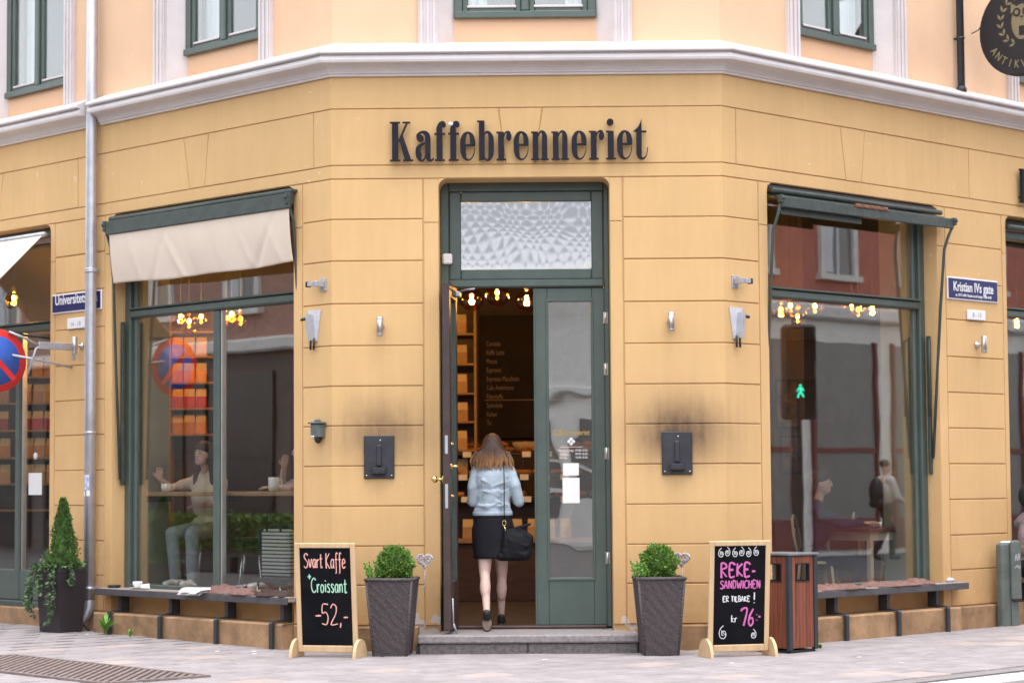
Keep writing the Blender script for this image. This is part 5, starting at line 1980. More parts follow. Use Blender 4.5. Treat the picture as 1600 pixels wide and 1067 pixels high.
stroke(mb, [(.02, .55, .004), (.05, .575, .004), (.07, .55, .004), (.09, .57, .004)], -.0863, -.0851)
mb.build('scribble', GRAF, po)
mb = MB(); mb.ball((0, .0, .795), (.09, .035, .012), 12, 6); mb.build('bird_droppings', PAPER, po)

# ================================================================== PEOPLE
def loft(name, rings, m, parent, n=28, cap=(True, True), wob=None):
    mb = MB()
    vs, fs = [], []
    for i, (cx, cy, z, rx, ry) in enumerate(rings):
        for j in range(n):
            a = 2 * PI * j / n
            w = 1 + (wob(a, i) if wob else 0)
            vs.append((cx + rx * w * math.cos(a), cy + ry * w * math.sin(a), z))
    for i in range(len(rings) - 1):
        for j in range(n):
            fs.append((i * n + j, i * n + (j + 1) % n, (i + 1) * n + (j + 1) % n, (i + 1) * n + j))
    if cap[0]: fs.append(tuple(range(n)))
    if cap[1]: fs.append(tuple((len(rings) - 1) * n + j for j in range(n)))
    mb.add(vs, fs, True)
    return mb.build(name, m, parent)


def hand(p, d, up, side, r=.0085, curl=.5, L=.075):
    """palm and five fingers as capsules; d = pointing direction, up = back of hand, side = thumb side sign"""
    p, d, up = Vector(p), Vector(d).normalized(), Vector(up)
    up = (up - d * up.dot(d)).normalized()
    x = d.cross(up) * side
    out = []
    for k in range(4):
        out.append(('c', p + x * (.026 - .017 * k) * .6, p + d * .075 + x * (.027 - .018 * k), .014, .0115))
    for k, l in enumerate((.92, 1., .95, .75)):
        a = p + d * .078 + x * (.028 - .0185 * k)
        b = a + (d * (1 - curl * .4) - up * curl * .5) * L * .5 * l
        c = b + (d * (1 - curl) - up * curl) * L * .45 * l
        out += [('c', a, b, r, r * .95), ('c', b, c, r * .95, r * .8)]
    a = p + d * .02 + x * .028
    b = a + (d * .6 + x * .7 - up * .2) * .04
    out += [('c', a, b, r * 1.25, r * 1.1), ('c', b, b + (d * .9 + x * .1 - up * .3) * .032, r * 1.05, r * .85)]
    return out


# ---- the woman walking in
wx, wy, wz = -.31, .32, .158
wm = thing('person', 'woman in pale denim jacket and black skirt stepping through the doorway', 'person', (wx, wy, wz))
def L_(x, y, z):
    return (x - wx, y - wy, z - wz)
lk, la = L_(-.385, .28, .64), L_(-.365, .075, .315)
rk, ra = L_(-.243, .50, .63), L_(-.250, .60, .275)
parts = [('e', L_(-.315, .36, 1.70), (.074, .092, .108)), ('c', L_(-.31, .34, 1.50), L_(-.315, .35, 1.62), .052, .05),
         ('c', L_(-.31, .345, 1.05), L_(-.31, .345, 1.42), .085, .085),
         ('c', L_(-.375, .33, .95), lk, .082, .050), ('c', lk, la, .047, .030), ('e', L_(-.379, .19, .52), (.048, .052, .11), Matrix.Rotation(R(-32), 4, 'X')),
         ('c', L_(-.25, .36, .95), rk, .080, .050), ('c', rk, ra, .047, .029), ('e', L_(-.245, .515, .49), (.047, .05, .11), Matrix.Rotation(R(12), 4, 'X')),
         ('c', la, L_(-.362, .11, .24), .030, .03), ('c', ra, L_(-.252, .64, .235), .03, .03),
         ('c', L_(-.51, .36, 1.24), L_(-.43, .60, 1.28), .034, .026), ('c', L_(-.09, .38, 1.23), L_(-.17, .60, 1.27), .034, .026)]
parts += hand(L_(-.43, .60, 1.28), (.4, .8, .1), (0, 0, 1), -1) + hand(L_(-.17, .60, 1.27), (-.4, .8, .1), (0, 0, 1), 1)
blob('body', parts, SKINP, wm, .010, 5)
# jacket
jp = [('c', L_(-.40, .34, 1.50), L_(-.22, .34, 1.50), .085, .085), ('e', L_(-.31, .33, 1.42), (.172, .122, .15)), ('e', L_(-.312, .33, 1.28), (.150, .118, .17)), ('c', L_(-.35, .33, 1.2), L_(-.27, .33, 1.2), .110, .110),
      ('e', L_(-.315, .335, 1.16), (.168, .122, .05)), ('c', L_(-.44, .34, 1.495), L_(-.480, .31, 1.36), .062, .052), ('c', L_(-.480, .31, 1.36), L_(-.485, .34, 1.235), .050, .045),
      ('c', L_(-.485, .34, 1.235), L_(-.44, .54, 1.27), .044, .035), ('c', L_(-.18, .34, 1.495), L_(-.125, .31, 1.37), .064, .056), ('c', L_(-.125, .31, 1.37), L_(-.088, .34, 1.235), .053, .048),
      ('c', L_(-.088, .34, 1.235), L_(-.15, .54, 1.265), .047, .036), ('c', L_(-.36, .30, 1.565), L_(-.26, .30, 1.565), .035, .035)]
rr = random.Random(4)
for k in range(16):   # soft folds
    x, z = rr.uniform(-.43, -.19), rr.uniform(1.18, 1.45)
    a = rr.uniform(-.5, .5)
    jp.append(('c', L_(x - .05 * math.cos(a), .214, z - .05 * math.sin(a)), L_(x + .05 * math.cos(a), .212, z + .05 * math.sin(a)), .008, .006))
jk = blob('jacket', jp, DENIM, wm, .009, 4)
loft('hem', [(*L_(-.315, .335, 1.118), .166, .120), (*L_(-.315, .335, 1.122), .171, .125), (*L_(-.315, .335, 1.152), .170, .124), (*L_(-.315, .335, 1.156), .164, .119)], DENIM, jk)
mb = MB()
for x in (-.395, -.23):
    mb.tube([L_(x, .226, 1.42), L_(x * .9 - .032, .218, 1.28), L_(x * .85 - .045, .212, 1.16)], .0028, 5)
mb.tube([L_(-.46, .25, 1.455), L_(-.39, .232, 1.44), L_(-.31, .229, 1.438), L_(-.23, .232, 1.44), L_(-.16, .25, 1.455)], .0028, 5)
mb.build('seam', DENIM, jk)
# skirt
def swob(a, i):
    return .012 * math.sin(a * 5 + i * .4)
loft('skirt', [(*L_(-.312, .335, 1.19), .135, .10), (*L_(-.312, .335, 1.10), .160, .118), (*L_(-.312, .333, 1.0), .184, .132), (*L_(-.312, .335, .92), .184, .130), (*L_(-.312, .342, .84), .178, .138),
               (*L_(-.312, .345, .775), .172, .148), (*L_(-.312, .347, .755), .170, .148), (*L_(-.312, .347, .760), .162, .138), (*L_(-.312, .345, .85), .160, .12)], SKIRT, wm, cap=(True, False), wob=swob)
# hair: a cap and falling locks, dark at the crown, bleached towards the ends
HAIRO = mat('ombre_hair', (.060, .030, .022), .48, var=.3, vs=26, stretch=(6, 6, .5), bump=.5, bs=24)
n_, l_ = HAIRO.node_tree.nodes, HAIRO.node_tree.links
p_ = n_['Principled BSDF']
b_ = p_.inputs['Base Color'].links[0].from_socket
ge_ = n_.new('ShaderNodeNewGeometry'); se_ = n_.new('ShaderNodeSeparateXYZ'); l_.new(ge_.outputs['Position'], se_.inputs[0])
nz_ = n_.new('ShaderNodeTexNoise'); nz_.inputs['Scale'].default_value = 14; l_.new(ge_.outputs['Position'], nz_.inputs['Vector'])
mr_ = n_.new('ShaderNodeMapRange'); mr_.inputs['From Min'].default_value = 1.67; mr_.inputs['From Max'].default_value = 1.54; l_.new(se_.outputs[2], mr_.inputs['Value'])
ma_ = n_.new('ShaderNodeMath'); ma_.operation = 'MULTIPLY'; l_.new(mr_.outputs[0], ma_.inputs[0])
mb_ = n_.new('ShaderNodeMath'); mb_.operation = 'MULTIPLY_ADD'; mb_.inputs[1].default_value = 1.6; mb_.inputs[2].default_value = .15; l_.new(nz_.outputs['Fac'], mb_.inputs[0]); l_.new(mb_.outputs[0], ma_.inputs[1]); ma_.use_clamp = True
mx_ = n_.new('ShaderNodeMix'); mx_.data_type = 'RGBA'; l_.new(ma_.outputs[0], mx_.inputs['Factor']); l_.new(b_, mx_.inputs['A']); mx_.inputs['B'].default_value = (.40, .20, .085, 1)
l_.new(mx_.outputs['Result'], p_.inputs['Base Color'])
hr = blob('hair', [('e', L_(-.315, .345, 1.715), (.088, .103, .108)), ('e', L_(-.315, .30, 1.65), (.105, .075, .11)), ('c', L_(-.41, .32, 1.57), L_(-.385, .33, 1.68), .035, .04), ('c', L_(-.215, .32, 1.56), L_(-.245, .33, 1.68), .035, .04),
                   ('e', L_(-.315, .29, 1.585), (.140, .060, .055))], HAIRO, wm, .010, 5)
mb = MB()
for k in range(110):
    a = rr.uniform(-1.45, 1.45)
    x0, y0 = -.315 + .085 * math.sin(a), .345 - .095 * math.cos(a)
    x1, y1 = -.315 + (.160 + rr.uniform(-.025, .028)) * math.sin(a), .315 - .085 * math.cos(a)
    zt, ze = 1.74 - .06 * abs(a), rr.uniform(1.49, 1.565)
    w = rr.uniform(-.018, .018)
    mb.tube([L_(x0 * .6 - .315 * .4, y0 + .02, zt + .05), L_(x0, y0 - .008, zt), L_((x0 + x1) / 2 + w, (y0 + y1) / 2 - .014, 1.655), L_(x1 + w * .5, y1 - .014, 1.59), L_(x1 - w, y1 - .004, ze)], [.005, .008, .008, .007, .0015], 6, caps=False)
mb.build('locks', HAIRO, hr)
# shoes
sh = blob('shoe', [('c', L_(-.362, .155, .20), L_(-.362, .10, .255), .040, .040), ('c', L_(-.362, .10, .255), L_(-.364, .055, .305), .038, .034), ('e', L_(-.362, .175, .19), (.042, .05, .03))], BLACK, wm, .008, 4)
mb = MB()
X = Matrix.Translation(Vector(L_(-.362, .075, .237))) @ Matrix.Rotation(R(-47), 4, 'X')
mb.prism([(.042 * math.cos(a) * (1 if math.sin(a) < 0 else .82), .115 * math.sin(a)) for a in [2 * PI * k / 24 for k in range(24)]], -.011, .008, xf=X)
mb.build('sole', SOLE, sh)
sh = blob('shoe', [('c', L_(-.252, .60, .215), L_(-.252, .72, .205), .036, .036), ('e', L_(-.252, .75, .20), (.042, .06, .026)), ('c', L_(-.252, .59, .24), L_(-.252, .62, .23), .032, .034)], BLACK, wm, .008, 4)
mb = MB(); mb.prism([(-.252 - wx + .040 * math.cos(a), .68 - wy + .13 * math.sin(a)) for a in [2 * PI * k / 24 for k in range(24)]], 0, .016, xf=Matrix(((1, 0, 0, 0), (0, 0, 1, 0), (0, 1, 0, .171 - wz), (0, 0, 0, 1)))); mb.build('sole', SOLE, sh)

# ---- her handbag
hb = thing('handbag', 'slouchy black leather handbag hanging at the woman\'s right hip', 'handbag', (-.125, .225, .73))
bp2 = [('e', (.005, 0, .14), (.135, .055, .135)), ('c', (-.12, .0, .045), (.085, .0, .055), .042, .05), ('c', (-.085, 0, .24), (.04, .0, .27), .026, .03), ('c', (.04, 0, .27), (.125, .0, .20), .03, .03), ('c', (-.07, -.02, .05), (-.085, -.02, .26), .032, .018),
       ('c', (.03, -.03, .07), (-.02, -.03, .22), .024, .016), ('c', (.11, -.0, .08), (.13, .0, .20), .034, .03), ('c', (.02, -.015, .285), (.13, -.02, .315), .016, .013), ('c', (-.10, -.03, .09), (.06, -.035, .06), .018, .02), ('c', (-.04, -.04, .18), (.10, -.04, .13), .016, .014)]
blob('bag_body', bp2, LEATH, hb, .009, 3)
mb = MB(); mb.tube([(-.09, -.015, .345), (-.088, -.07, .50), (-.087, -.06, .62), (-.088, -.04, .75), (-.092, .02, .855), (-.10, .10, .86)], .011, 8, flat=.4); mb.build('strap', LEATH, hb)
mb = MB(); mb.tube([(-.09 + .016 * math.cos(a), -.018, .325 + .022 * math.sin(a)) for a in [2 * PI * k / 14 for k in range(15)]], .0045, 6, caps=False); mb.tube([(-.09, -.02, .30), (-.075, -.03, .26)], .007, 6); mb.build('ring', BRASS, hb)


def seated(label, loc, rz, top, trousers, hair, longhair, arms, skin=SKIN, dz=0., hat=None, name='person', knees=-.40, foot=.47, sleeve=False, tilt=0.):
    """person on a stool facing local -y; arms: (elbow, wrist, dir) for right(-x) and left(+x)"""
    t = thing(name, label, 'person', loc, rz)
    H_ = .97 + dz
    body = [('e', (0, -.045 - tilt * .3, H_ + .72), (.073, .092, .108)), ('e', (0, -.085 - tilt * .4, H_ + .66), (.05, .05, .045)), ('c', (0, -.0, H_ + .50), (0, -.03 - tilt * .2, H_ + .64), .048, .047), ('c', (0, 0, H_ + .05), (0, -.0, H_ + .40), .07, .075),
            ('c', (0, -.145 - tilt * .4, H_ + .705), (0, -.138 - tilt * .35, H_ + .735), .014, .009), ('e', (.073, -.04, H_ + .715), (.01, .02, .03)), ('e', (-.073, -.04, H_ + .715), (.01, .02, .03))]
    cl = [('c', (-.05, 0, H_ + .03), (.05, 0, H_ + .03), .115, .115), ('c', (-.05, 0, H_ + .22), (.05, 0, H_ + .22), .105, .105), ('e', (0, -.01, H_ + .32), (.17, .12, .20)), ('c', (0, .01, H_ + .46), (0, .0, H_ + .535), .075, .058), ('c', (-.12, 0, H_ + .48), (.12, 0, H_ + .48), .066, .066), ('c', (-.08, 0, H_ + .51), (.08, 0, H_ + .51), .06, .06)]
    for g, (el, wr, dd) in zip((-1, 1), arms):
        shd = (g * .17, 0, H_ + .45)
        body += [('c', shd, el, .045, .038), ('c', el, wr, .037, .025)]
        body += hand(wr, dd, (0, 0, 1), -g)
        mid = tuple(shd[i] * .45 + el[i] * .55 for i in range(3))
        cl += [('c', shd, mid, .060, .055)]
        if sleeve:
            cl += [('c', mid, el, .055, .05), ('c', el, wr, .05, .036)]
    blob('body', body, skin, t, .0085, 4)
    blob('top', cl, top, t, .010, 5)
    lg = [('e', (0, .02, H_ + .02), (.165, .14, .10))]
    shoes = []
    for g in (-1, 1):
        kn, an = (g * .115, knees, H_ - .03), (g * .10, knees + .03, foot + .06)
        lg += [('c', (g * .09, -.02, H_), kn, .088, .068), ('c', kn, an, .066, .055)]
        shoes += [('c', (g * .10, knees + .02, foot + .015), (g * .10, knees - .13, foot), .036, .03)]
    blob('trousers', lg, trousers, t, .012, 5)
    blob('shoes', shoes, WHITEP if trousers is not SKIRT else BLACK, t, .010, 3)
    ht = [('e', (0, -.022 - tilt * .3, H_ + .772), (.092, .108, .080)), ('e', (0, .05 - tilt * .3, H_ + .72), (.090, .075, .11)), ('c', (-.078, -.02 - tilt * .3, H_ + .76), (-.082, .01 - tilt * .3, H_ + .66), .022, .02), ('c', (.078, -.02 - tilt * .3, H_ + .76), (.082, .01 - tilt * .3, H_ + .66), .022, .02)]
    if longhair:
        ht += [('c', (-.078, -.02 - tilt * .3, H_ + .74), (-.10, -.05, H_ + .44), .042, .030), ('c', (.078, -.02 - tilt * .3, H_ + .74), (.10, -.05, H_ + .42), .042, .028), ('c', (0, .07, H_ + .7), (0, .10, H_ + .42), .08, .07)]
    blob('hair', ht, hat or hair, t, .010, 3)
    mb = MB()
    for g in (-1, 1):
        mb.ball((g * .030, -.130 - tilt * .36, H_ + .728), (.011, .007, .006), 8, 6)
        mb.tube([(g * .046, -.126 - tilt * .36, H_ + .75), (g * .03, -.136 - tilt * .36, H_ + .755), (g * .014, -.136 - tilt * .36, H_ + .75)], .004, 6)
    mb.build('eyes', HAIRD, t)
    mb = MB(); mb.tube([(-.02, -.132 - tilt * .4, H_ + .668), (0, -.138 - tilt * .4, H_ + .668), (.02, -.132 - tilt * .4, H_ + .668)], [.003, .006, .003], 6)
    mb.build('mouth', mat('lip', (.42, .16, .14), .5) if 'lip' not in MATS else MATS['lip'], t)
    return t


TOPB = mat('beige_top', (.66, .56, .46), .85, var=.12, vs=14, bump=.3, bs=25)
TEE = mat('grey_tee', (.42, .42, .45), .9, var=.1, vs=14, bump=.3, bs=25)
JEAN = mat('pale_blue_jeans', (.28, .31, .35), .9, var=.15, vs=16)
NAVY = mat('navy_plaid', (.022, .022, .06), .9, var=.4, vs=18)
LILAC = mat('lilac_grey_jacket', (.34, .29, .31), .9, var=.15, vs=16, bump=.4, bs=22)
seated('woman in a beige top sitting at the counter behind the left window', (-3.10, 2.64, 0), R(-28), TOPB, JEAN, HAIRD, True,
       [((-.27, -.22, 1.37), (-.30, -.36, 1.46), (.25, -.3, .9)), ((.23, -.12, 1.22), (.12, -.28, 1.20), (-.9, -.3, .0))], skin=SKINP, tilt=.09)
seated('person in a grey t-shirt at the right end of the left window counter', (-2.03, 1.68, 0), R(-82), TEE, NAVY, HAIRD, False,
       [((-.24, -.24, 1.37), (-.10, -.22, 1.56), (.3, .1, .9)), ((.24, -.18, 1.36), (.16, -.34, 1.37), (-.5, -.8, 0))], skin=SKINP)
seated('man in a dark navy shirt sitting at the table behind the right window', (2.72, 2.46, 0), R(75), NAVY, NAVY, HAIRD, False,
       [((-.24, -.26, .98), (-.12, -.44, 1.0), (.2, -.9, 0)), ((.24, -.26, .98), (.12, -.46, 1.0), (-.2, -.9, 0))], dz=-.32, foot=.20, sleeve=True)
HATB = mat('black_beret', (.01, .01, .012), .9)
seated('person in a lilac-grey jacket and dark hat sitting on the bench at the right edge', tuple(FP(6.07, .13, 0)), R(118), LILAC, SKIRT, HAIRD, False,
       [((-.24, -.16, .78), (-.10, -.36, .74), (.2, -.9, 0)), ((.24, -.16, .78), (.10, -.36, .74), (-.2, -.9, 0))], dz=-.46, foot=.05, hat=HATB, sleeve=True, knees=-.42)

# ---- counter, stools and small things behind the left window
ct_ = thing('window_counter', 'narrow wooden counter behind the left window', 'counter', FP(-3.5, 0, 0), -PI / 4)
mb = MB(); mb.box(-1.36, 1.36, .30, .62, 1.295, 1.335, .006); mb.build('top', OAK, ct_)
for x in (-1.30, -.2, 1.2):
    mb = MB(); mb.box(x - .02, x + .02, .32, .60, 1.24, 1.2945); mb.build('bracket', BLACK, ct_)


def stool(label, x, y, h=.80):
    t = thing('bar_stool', label, 'stool', (x, y, .17), 0, 'chrome bar stools behind the left window')
    mb = MB(); mb.lathe([(.01, h - .03), (.16, h - .03), (.17, h - .01), (.165, h + .012), (.01, h + .015)], n=24); mb.build('seat', BLACK, t)
    for k in range(4):
        a = PI / 4 + k * PI / 2
        mb = MB(); mb.tube([(.09 * math.cos(a), .09 * math.sin(a), h - .03), (.19 * math.cos(a), .19 * math.sin(a), .0)], .010, 8); mb.build('leg', CHROME, t)
    mb = MB(); mb.tube([(.165 * math.cos(2 * PI * k / 24), .165 * math.sin(2 * PI * k / 24), .22) for k in range(25)], .008, 6, caps=False); mb.build('foot_ring', CHROME, t)


stool('chrome bar stool under the woman in the beige top', -3.10, 2.64, .78)
stool('chrome bar stool under the person in the grey t-shirt', -2.10, 1.70, .78)
stool('empty chrome bar stool between the two seated people', -2.62, 2.22, .72)


def mug(label, loc, r=.045, h=.09):
    t = thing('cup', label, 'cup', loc)
    mb = MB(); mb.lathe([(r * .7, 0), (r * .95, .01), (r, h), (r * .9, h), (r * .8, .02), (r * .2, .015)], n=20); mb.build('cup_body', CERAM, t)
    mb = MB(); mb.tube([(r * .95, 0, h * .8), (r * 1.5, 0, h * .78), (r * 1.5, 0, h * .35), (r * .9, 0, h * .25)], .006, 8); mb.build('handle', CERAM, t)


mug('small white cup at the left end of the window counter', tuple(FP(-4.62, -.42, 1.336)), .05, .075)
mug('tall white cup before the person in the grey t-shirt', tuple(FP(-2.98, -.42, 1.336)), .05, .125)
STRIPE = D.materials.new('striped_canvas'); STRIPE.use_nodes = True
sn, sl = STRIPE.node_tree.nodes, STRIPE.node_tree.links
sg_ = sn.new('ShaderNodeNewGeometry'); sp_ = sn.new('ShaderNodeSeparateXYZ'); sl.new(sg_.outputs['Position'], sp_.inputs[0])
sm_ = sn.new('ShaderNodeMath'); sm_.operation = 'FRACT'; sk_ = sn.new('ShaderNodeMath'); sk_.operation = 'MULTIPLY'; sk_.inputs[1].default_value = 30; sl.new(sp_.outputs[2], sk_.inputs[0]); sl.new(sk_.outputs[0], sm_.inputs[0])
sr_ = sn.new('ShaderNodeValToRGB'); sr_.color_ramp.interpolation = 'CONSTANT'; sr_.color_ramp.elements[0].color = (.06, .065, .07, 1); sr_.color_ramp.elements[1].position = .36; sr_.color_ramp.elements[1].color = (.62, .60, .57, 1)
sl.new(sm_.outputs[0], sr_.inputs[0]); sl.new(sr_.outputs[0], sn['Principled BSDF'].inputs['Base Color'])
t = thing('tote_bag', 'striped canvas tote bag standing behind the left window', 'bag', tuple(FP(-3.02, -.50, .556)), -PI / 4)
mb = MB(); mb.box(-.20, .20, -.05, .05, 0, .44, .03); mb.build('bag_body', STRIPE, t)
mb = MB(); mb.tube([(-.1, -.05, .42), (-.08, -.05, .62), (.0, -.05, .68), (.08, -.05, .62), (.1, -.05, .42)], .01, 6); mb.build('handle', BLACK, t)
t = thing('side_stool', 'low dark stool carrying the striped tote bag', 'stool', tuple(FP(-3.02, -.50, .17)), -PI / 4)
mb = MB(); mb.box(-.2, .2, -.13, .13, .35, .388, .006); mb.build('seat', BLACK, t)
for sx in (-1, 1):
    for sy in (-1, 1):
        mb = MB(); mb.tube([(sx * .16, sy * .10, .35), (sx * .18, sy * .11, 0)], .011, 8); mb.build('leg', CHROME, t)

# ---- table, chairs and drinks behind the right window
CREAMP = mat('cream_table_paint', (.50, .44, .33), .6, var=.1)
REDW = mat('red_brown_top', (.17, .06, .045), .45, var=.2)
t = thing('cafe_table', 'small table with red-brown top and cream legs behind the right window', 'table', (3.20, 2.62, .17), PI / 4)
mb = MB(); mb.box(-.33, .33, -.30, .30, .745, .78, .006); mb.build('top', REDW, t)
mb = MB()
mb.box(-.28, .28, -.26, -.24, .66, .7445); mb.box(-.28, .28, .24, .26, .66, .7445); mb.box(-.28, -.26, -.239, .239, .66, .7445); mb.box(.26, .28, -.239, .239, .66, .7445); mb.build('apron', CREAMP, t)
for sx in (-1, 1):
    for sy in (-1, 1):
        mb = MB(); mb.box(sx * .275 - .024, sx * .275 + .024, sy * .255 - .024, sy * .255 + .024, 0, .6595, .004); mb.build('leg', CREAMP, t)
JUICE = mat('orange_juice', (.75, .38, .02), .3)
t = thing('juice_glass', 'glass of orange juice on the table behind the right window', 'glass', (3.06, 2.45, .95))
mb = MB(); mb.lathe([(.03, .004), (.033, .08), (.001, .081)], n=16); mb.build('juice', JUICE, t)
mb = MB(); mb.lathe([(.032, 0), (.036, .15), (.034, .15), (.031, .003)], n=16); mb.build('tumbler', GLASSU, t)
t = thing('table_napkin', 'white napkin on the table behind the right window', 'napkin', (3.28, 2.48, .95))
blob('crumpled_paper', [('e', (0, 0, .02), (.06, .05, .02)), ('c', (-.03, 0, .02), (.05, .01, .045), .02, .012)], PAPER, t, .008, 2)


def chair(label, loc, rz):
    t = thing('cafe_chair', label, 'chair', loc, rz, 'bentwood chairs behind the right window')
    mb = MB(); mb.lathe([(.01, .44), (.20, .44), (.205, .455), (.20, .47), (.01, .47)], n=24); mb.build('seat', CREAMP, t)
    mb = MB(); mb.tube([(-.17, .15, .46), (-.18, .20, .72), (-.12, .22, .86), (0, .225, .90), (.12, .22, .86), (.18, .20, .72), (.17, .15, .46)], .013, 8); mb.build('back_bow', CREAMP, t)
    mb = MB(); mb.tube([(-.09, .17, .46), (-.10, .205, .68), (0, .215, .77), (.10, .205, .68), (.09, .17, .46)], .009, 8); mb.build('inner_bow', CREAMP, t)
    for sx in (-1, 1):
        for sy in (-1, 1):
            mb = MB(); mb.tube([(sx * .15, sy * .15, .44), (sx * .18, sy * .19, 0)], [.015, .011], 8); mb.build('leg', CREAMP, t)


chair('pale bentwood chair under the man in the navy shirt', (2.72, 2.46, .17), R(75))
chair('empty pale bentwood chair at the right of the table', (3.62, 2.9, .17), R(-60))

# ---- shelves with coffee bags
def bag_me(name, m):
    mb = MB()
    w, d, h = .11, .07, .20
    vs = []
    for z, sx, sy in ((0, 1, 1), (.012, 1.03, 1.05), (.12, 1.0, .95), (.165, .97, .45), (.19, .96, .14), (.20, .95, .14)):
        vs += [(-w / 2 * sx, -d / 2 * sy, z), (w / 2 * sx, -d / 2 * sy, z), (w / 2 * sx, d / 2 * sy, z), (-w / 2 * sx, d / 2 * sy, z)]
    fs = [(0, 1, 2, 3), (20, 21, 22, 23)]
    for r_ in range(5):
        for i in range(4):
            a = r_ * 4
            fs.append((a + i, a + (i + 1) % 4, a + 4 + (i + 1) % 4, a + 4 + i))
    mb.add(vs, fs)
    o = mb.build(name, m)
    me = o.data
    me.materials.append(LBL)
    for p in me.polygons:
        if p.center.z > .142:
            p.material_index = 1
    D.objects.remove(o)
    return me


LBL = mat('cream_bag_fold', (.66, .50, .26), .7)
BAGS = [bag_me('bag', BAGO), bag_me('bag', BAGR), bag_me('bag', BAGK)]


def shelf(label, x0, x1, Y, zs, ups, rows, where):
    t = thing('shelf_unit', label, 'shelf', (0, 0, 0))
    t.location = (x0, Y, .17)
    for z in zs:
        mb = MB(); mb.box(0, x1 - x0, 0, .26, z - .17 - .022, z - .17, .002); mb.build('board', OAK, t)
    for u in ups:
        mb = MB(); mb.box(u - x0 - .013, u - x0 + .013, .002, .258, 0, zs[-1] - .17 + .3); mb.build('upright', OAK, t)
    mb = MB(); mb.box(-.02, x1 - x0 + .02, .262, .28, 0, zs[-1] + .15); mb.build('back_panel', INWOOD, t)
    rr = random.Random(int(abs(x0) * 100))
    for z, kind in zip(zs, rows):
        if kind is None:
            continue
        x = x0 + .075
        while x < x1 - .06:
            if all(abs(x - u) > .07 for u in ups):
                o = link('coffee_bag', BAGS[kind], None, (x, Y + .09 + rr.uniform(-.02, .02), z + .0005), rr.uniform(-.12, .12))
                nm = ('orange', 'raspberry red', 'brown kraft')[kind]
                tag(o, '%s coffee bag standing %s' % (nm, where), 'coffee bag', 'coffee bags %s' % where)
            x += .118 + rr.uniform(0, .012)


shelf('oak shelf with rows of coffee bags behind the left window', -3.76, -3.27, 4.4, [1.93, 2.20, 2.47, 2.74, 3.0], [-3.76, -3.27], [0, 1, 0, 2, None], 'on the shelf behind the left window')
shelf('oak shelf with brown bags inside the open door', -1.05, -.58, 4.75, [1.45, 1.75, 2.05, 2.35, 2.66, 2.98], [-1.05, -.58], [2, 2, 2, 2, 2, 2], 'on the shelf inside the open door')
shelf('oak cubby shelf behind the far left window', -6.35, -5.02, 5.0, [1.15, 1.43, 1.71, 2.0, 2.29, 2.57, 3.05], [-6.35, -5.9, -5.48, -5.02], [None, 2, 0, 1, 2, 0, None], 'on the cubby shelf behind the far left window')

# ---- pastry counter seen through the doorway
pc = thing('pastry_counter', 'dark wooden pastry counter with tiers inside the doorway', 'counter', (-.2, 4.5, .17))
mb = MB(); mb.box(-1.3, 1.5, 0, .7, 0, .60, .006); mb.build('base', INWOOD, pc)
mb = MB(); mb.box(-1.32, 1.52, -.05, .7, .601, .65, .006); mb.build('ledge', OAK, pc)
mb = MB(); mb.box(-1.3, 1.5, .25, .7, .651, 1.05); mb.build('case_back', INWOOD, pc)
for z, y in ((1.05, .0), (1.28, .10), (1.52, .2)):
    mb = MB(); mb.box(-1.3, 1.5, y, .7, z, z + .025, .003); mb.build('tier', BLACK if z < 1.5 else INWOOD, pc)
for x in (-1.3, .1, 1.48):
    mb = MB(); mb.box(x, x + .02, .2, .7, 1.0505, 1.52); mb.build('tier_side', BLACK, pc)
rr = random.Random(12)
pm = []
for k in range(3):
    o = blob('pastry', [('c', (-.05, 0, .03), (0, .015, .038), .022, .032), ('c', (0, .015, .038), (.05, 0, .03), .032, .02)] if k == 0 else [('e', (0, 0, .03), (.06, .05, .032)), ('e', (.01, 0, .045), (.035, .03, .025))] if k == 1 else [('c', (-.07, 0, .03), (.07, 0, .03), .03, .03)], PASTRY, None, .010, 2)
    pm.append(o.data)
    D.objects.remove(o)
for z, y, n in ((1.245, 4.62, 12), (1.475, 4.72, 12), (1.715, 4.85, 16)):
    for k in range(n):
        x = -1.15 + 2.0 * k / (n - 1) + rr.uniform(-.04, .04)
        o = link('pastry', pm[rr.randrange(3)], None, (x, y + rr.uniform(-.03, .05), z + .003), rr.uniform(0, 6))
        tag(o, 'brown baked pastry lying on the counter tiers inside the doorway', 'pastry', 'pastries on the counter')
        if z > 1.7 and rr.random() < .75:
            o = link('pastry', pm[rr.randrange(3)], None, (x + .03, y + .08, z + .055), rr.uniform(0, 6))
            tag(o, 'brown baked pastry lying on the counter tiers inside the doorway', 'pastry', 'pastries on the counter')
for z, y in ((1.22, 4.49), (1.45, 4.585), (1.69, 4.685)):
    for k in range(8):
        x = -1.1 + k * .21 + rr.uniform(-.03, .03)
        mb = MB(); mb.box(-.045, .045, -.003, 0, -.03, .03, xf=Matrix.Rotation(R(-12), 4, 'X'))
        o = mb.build('price_card', PAPER, None, (x, y, z + .005))
        tag(o, 'small white price card on a counter tier inside the doorway', 'price card', 'price cards on the counter')
for k in range(9):
    x = -1.0 + k * .17
    o = link('packet', BAGS[2], None, (x, 4.56, .8215), rr.uniform(-.2, .2))
    tag(o, 'paper packet on the low counter ledge inside the doorway', 'packet', 'packets on the counter ledge')
bm_ = thing('bread_bowl', 'pale bowl on top of the pastry counter', 'bowl', (-.05, 4.98, 1.72))
mb = MB(); mb.lathe([(.08, 0), (.13, .03), (.15, .11), (.14, .11), (.11, .04), (.05, .02)], n=24); mb.build('bowl', mat('pale_wood', (.45, .33, .2), .6), bm_)
MENUB = mat('brown_black_menu', (.028, .019, .016), .8, var=.4, vs=3)
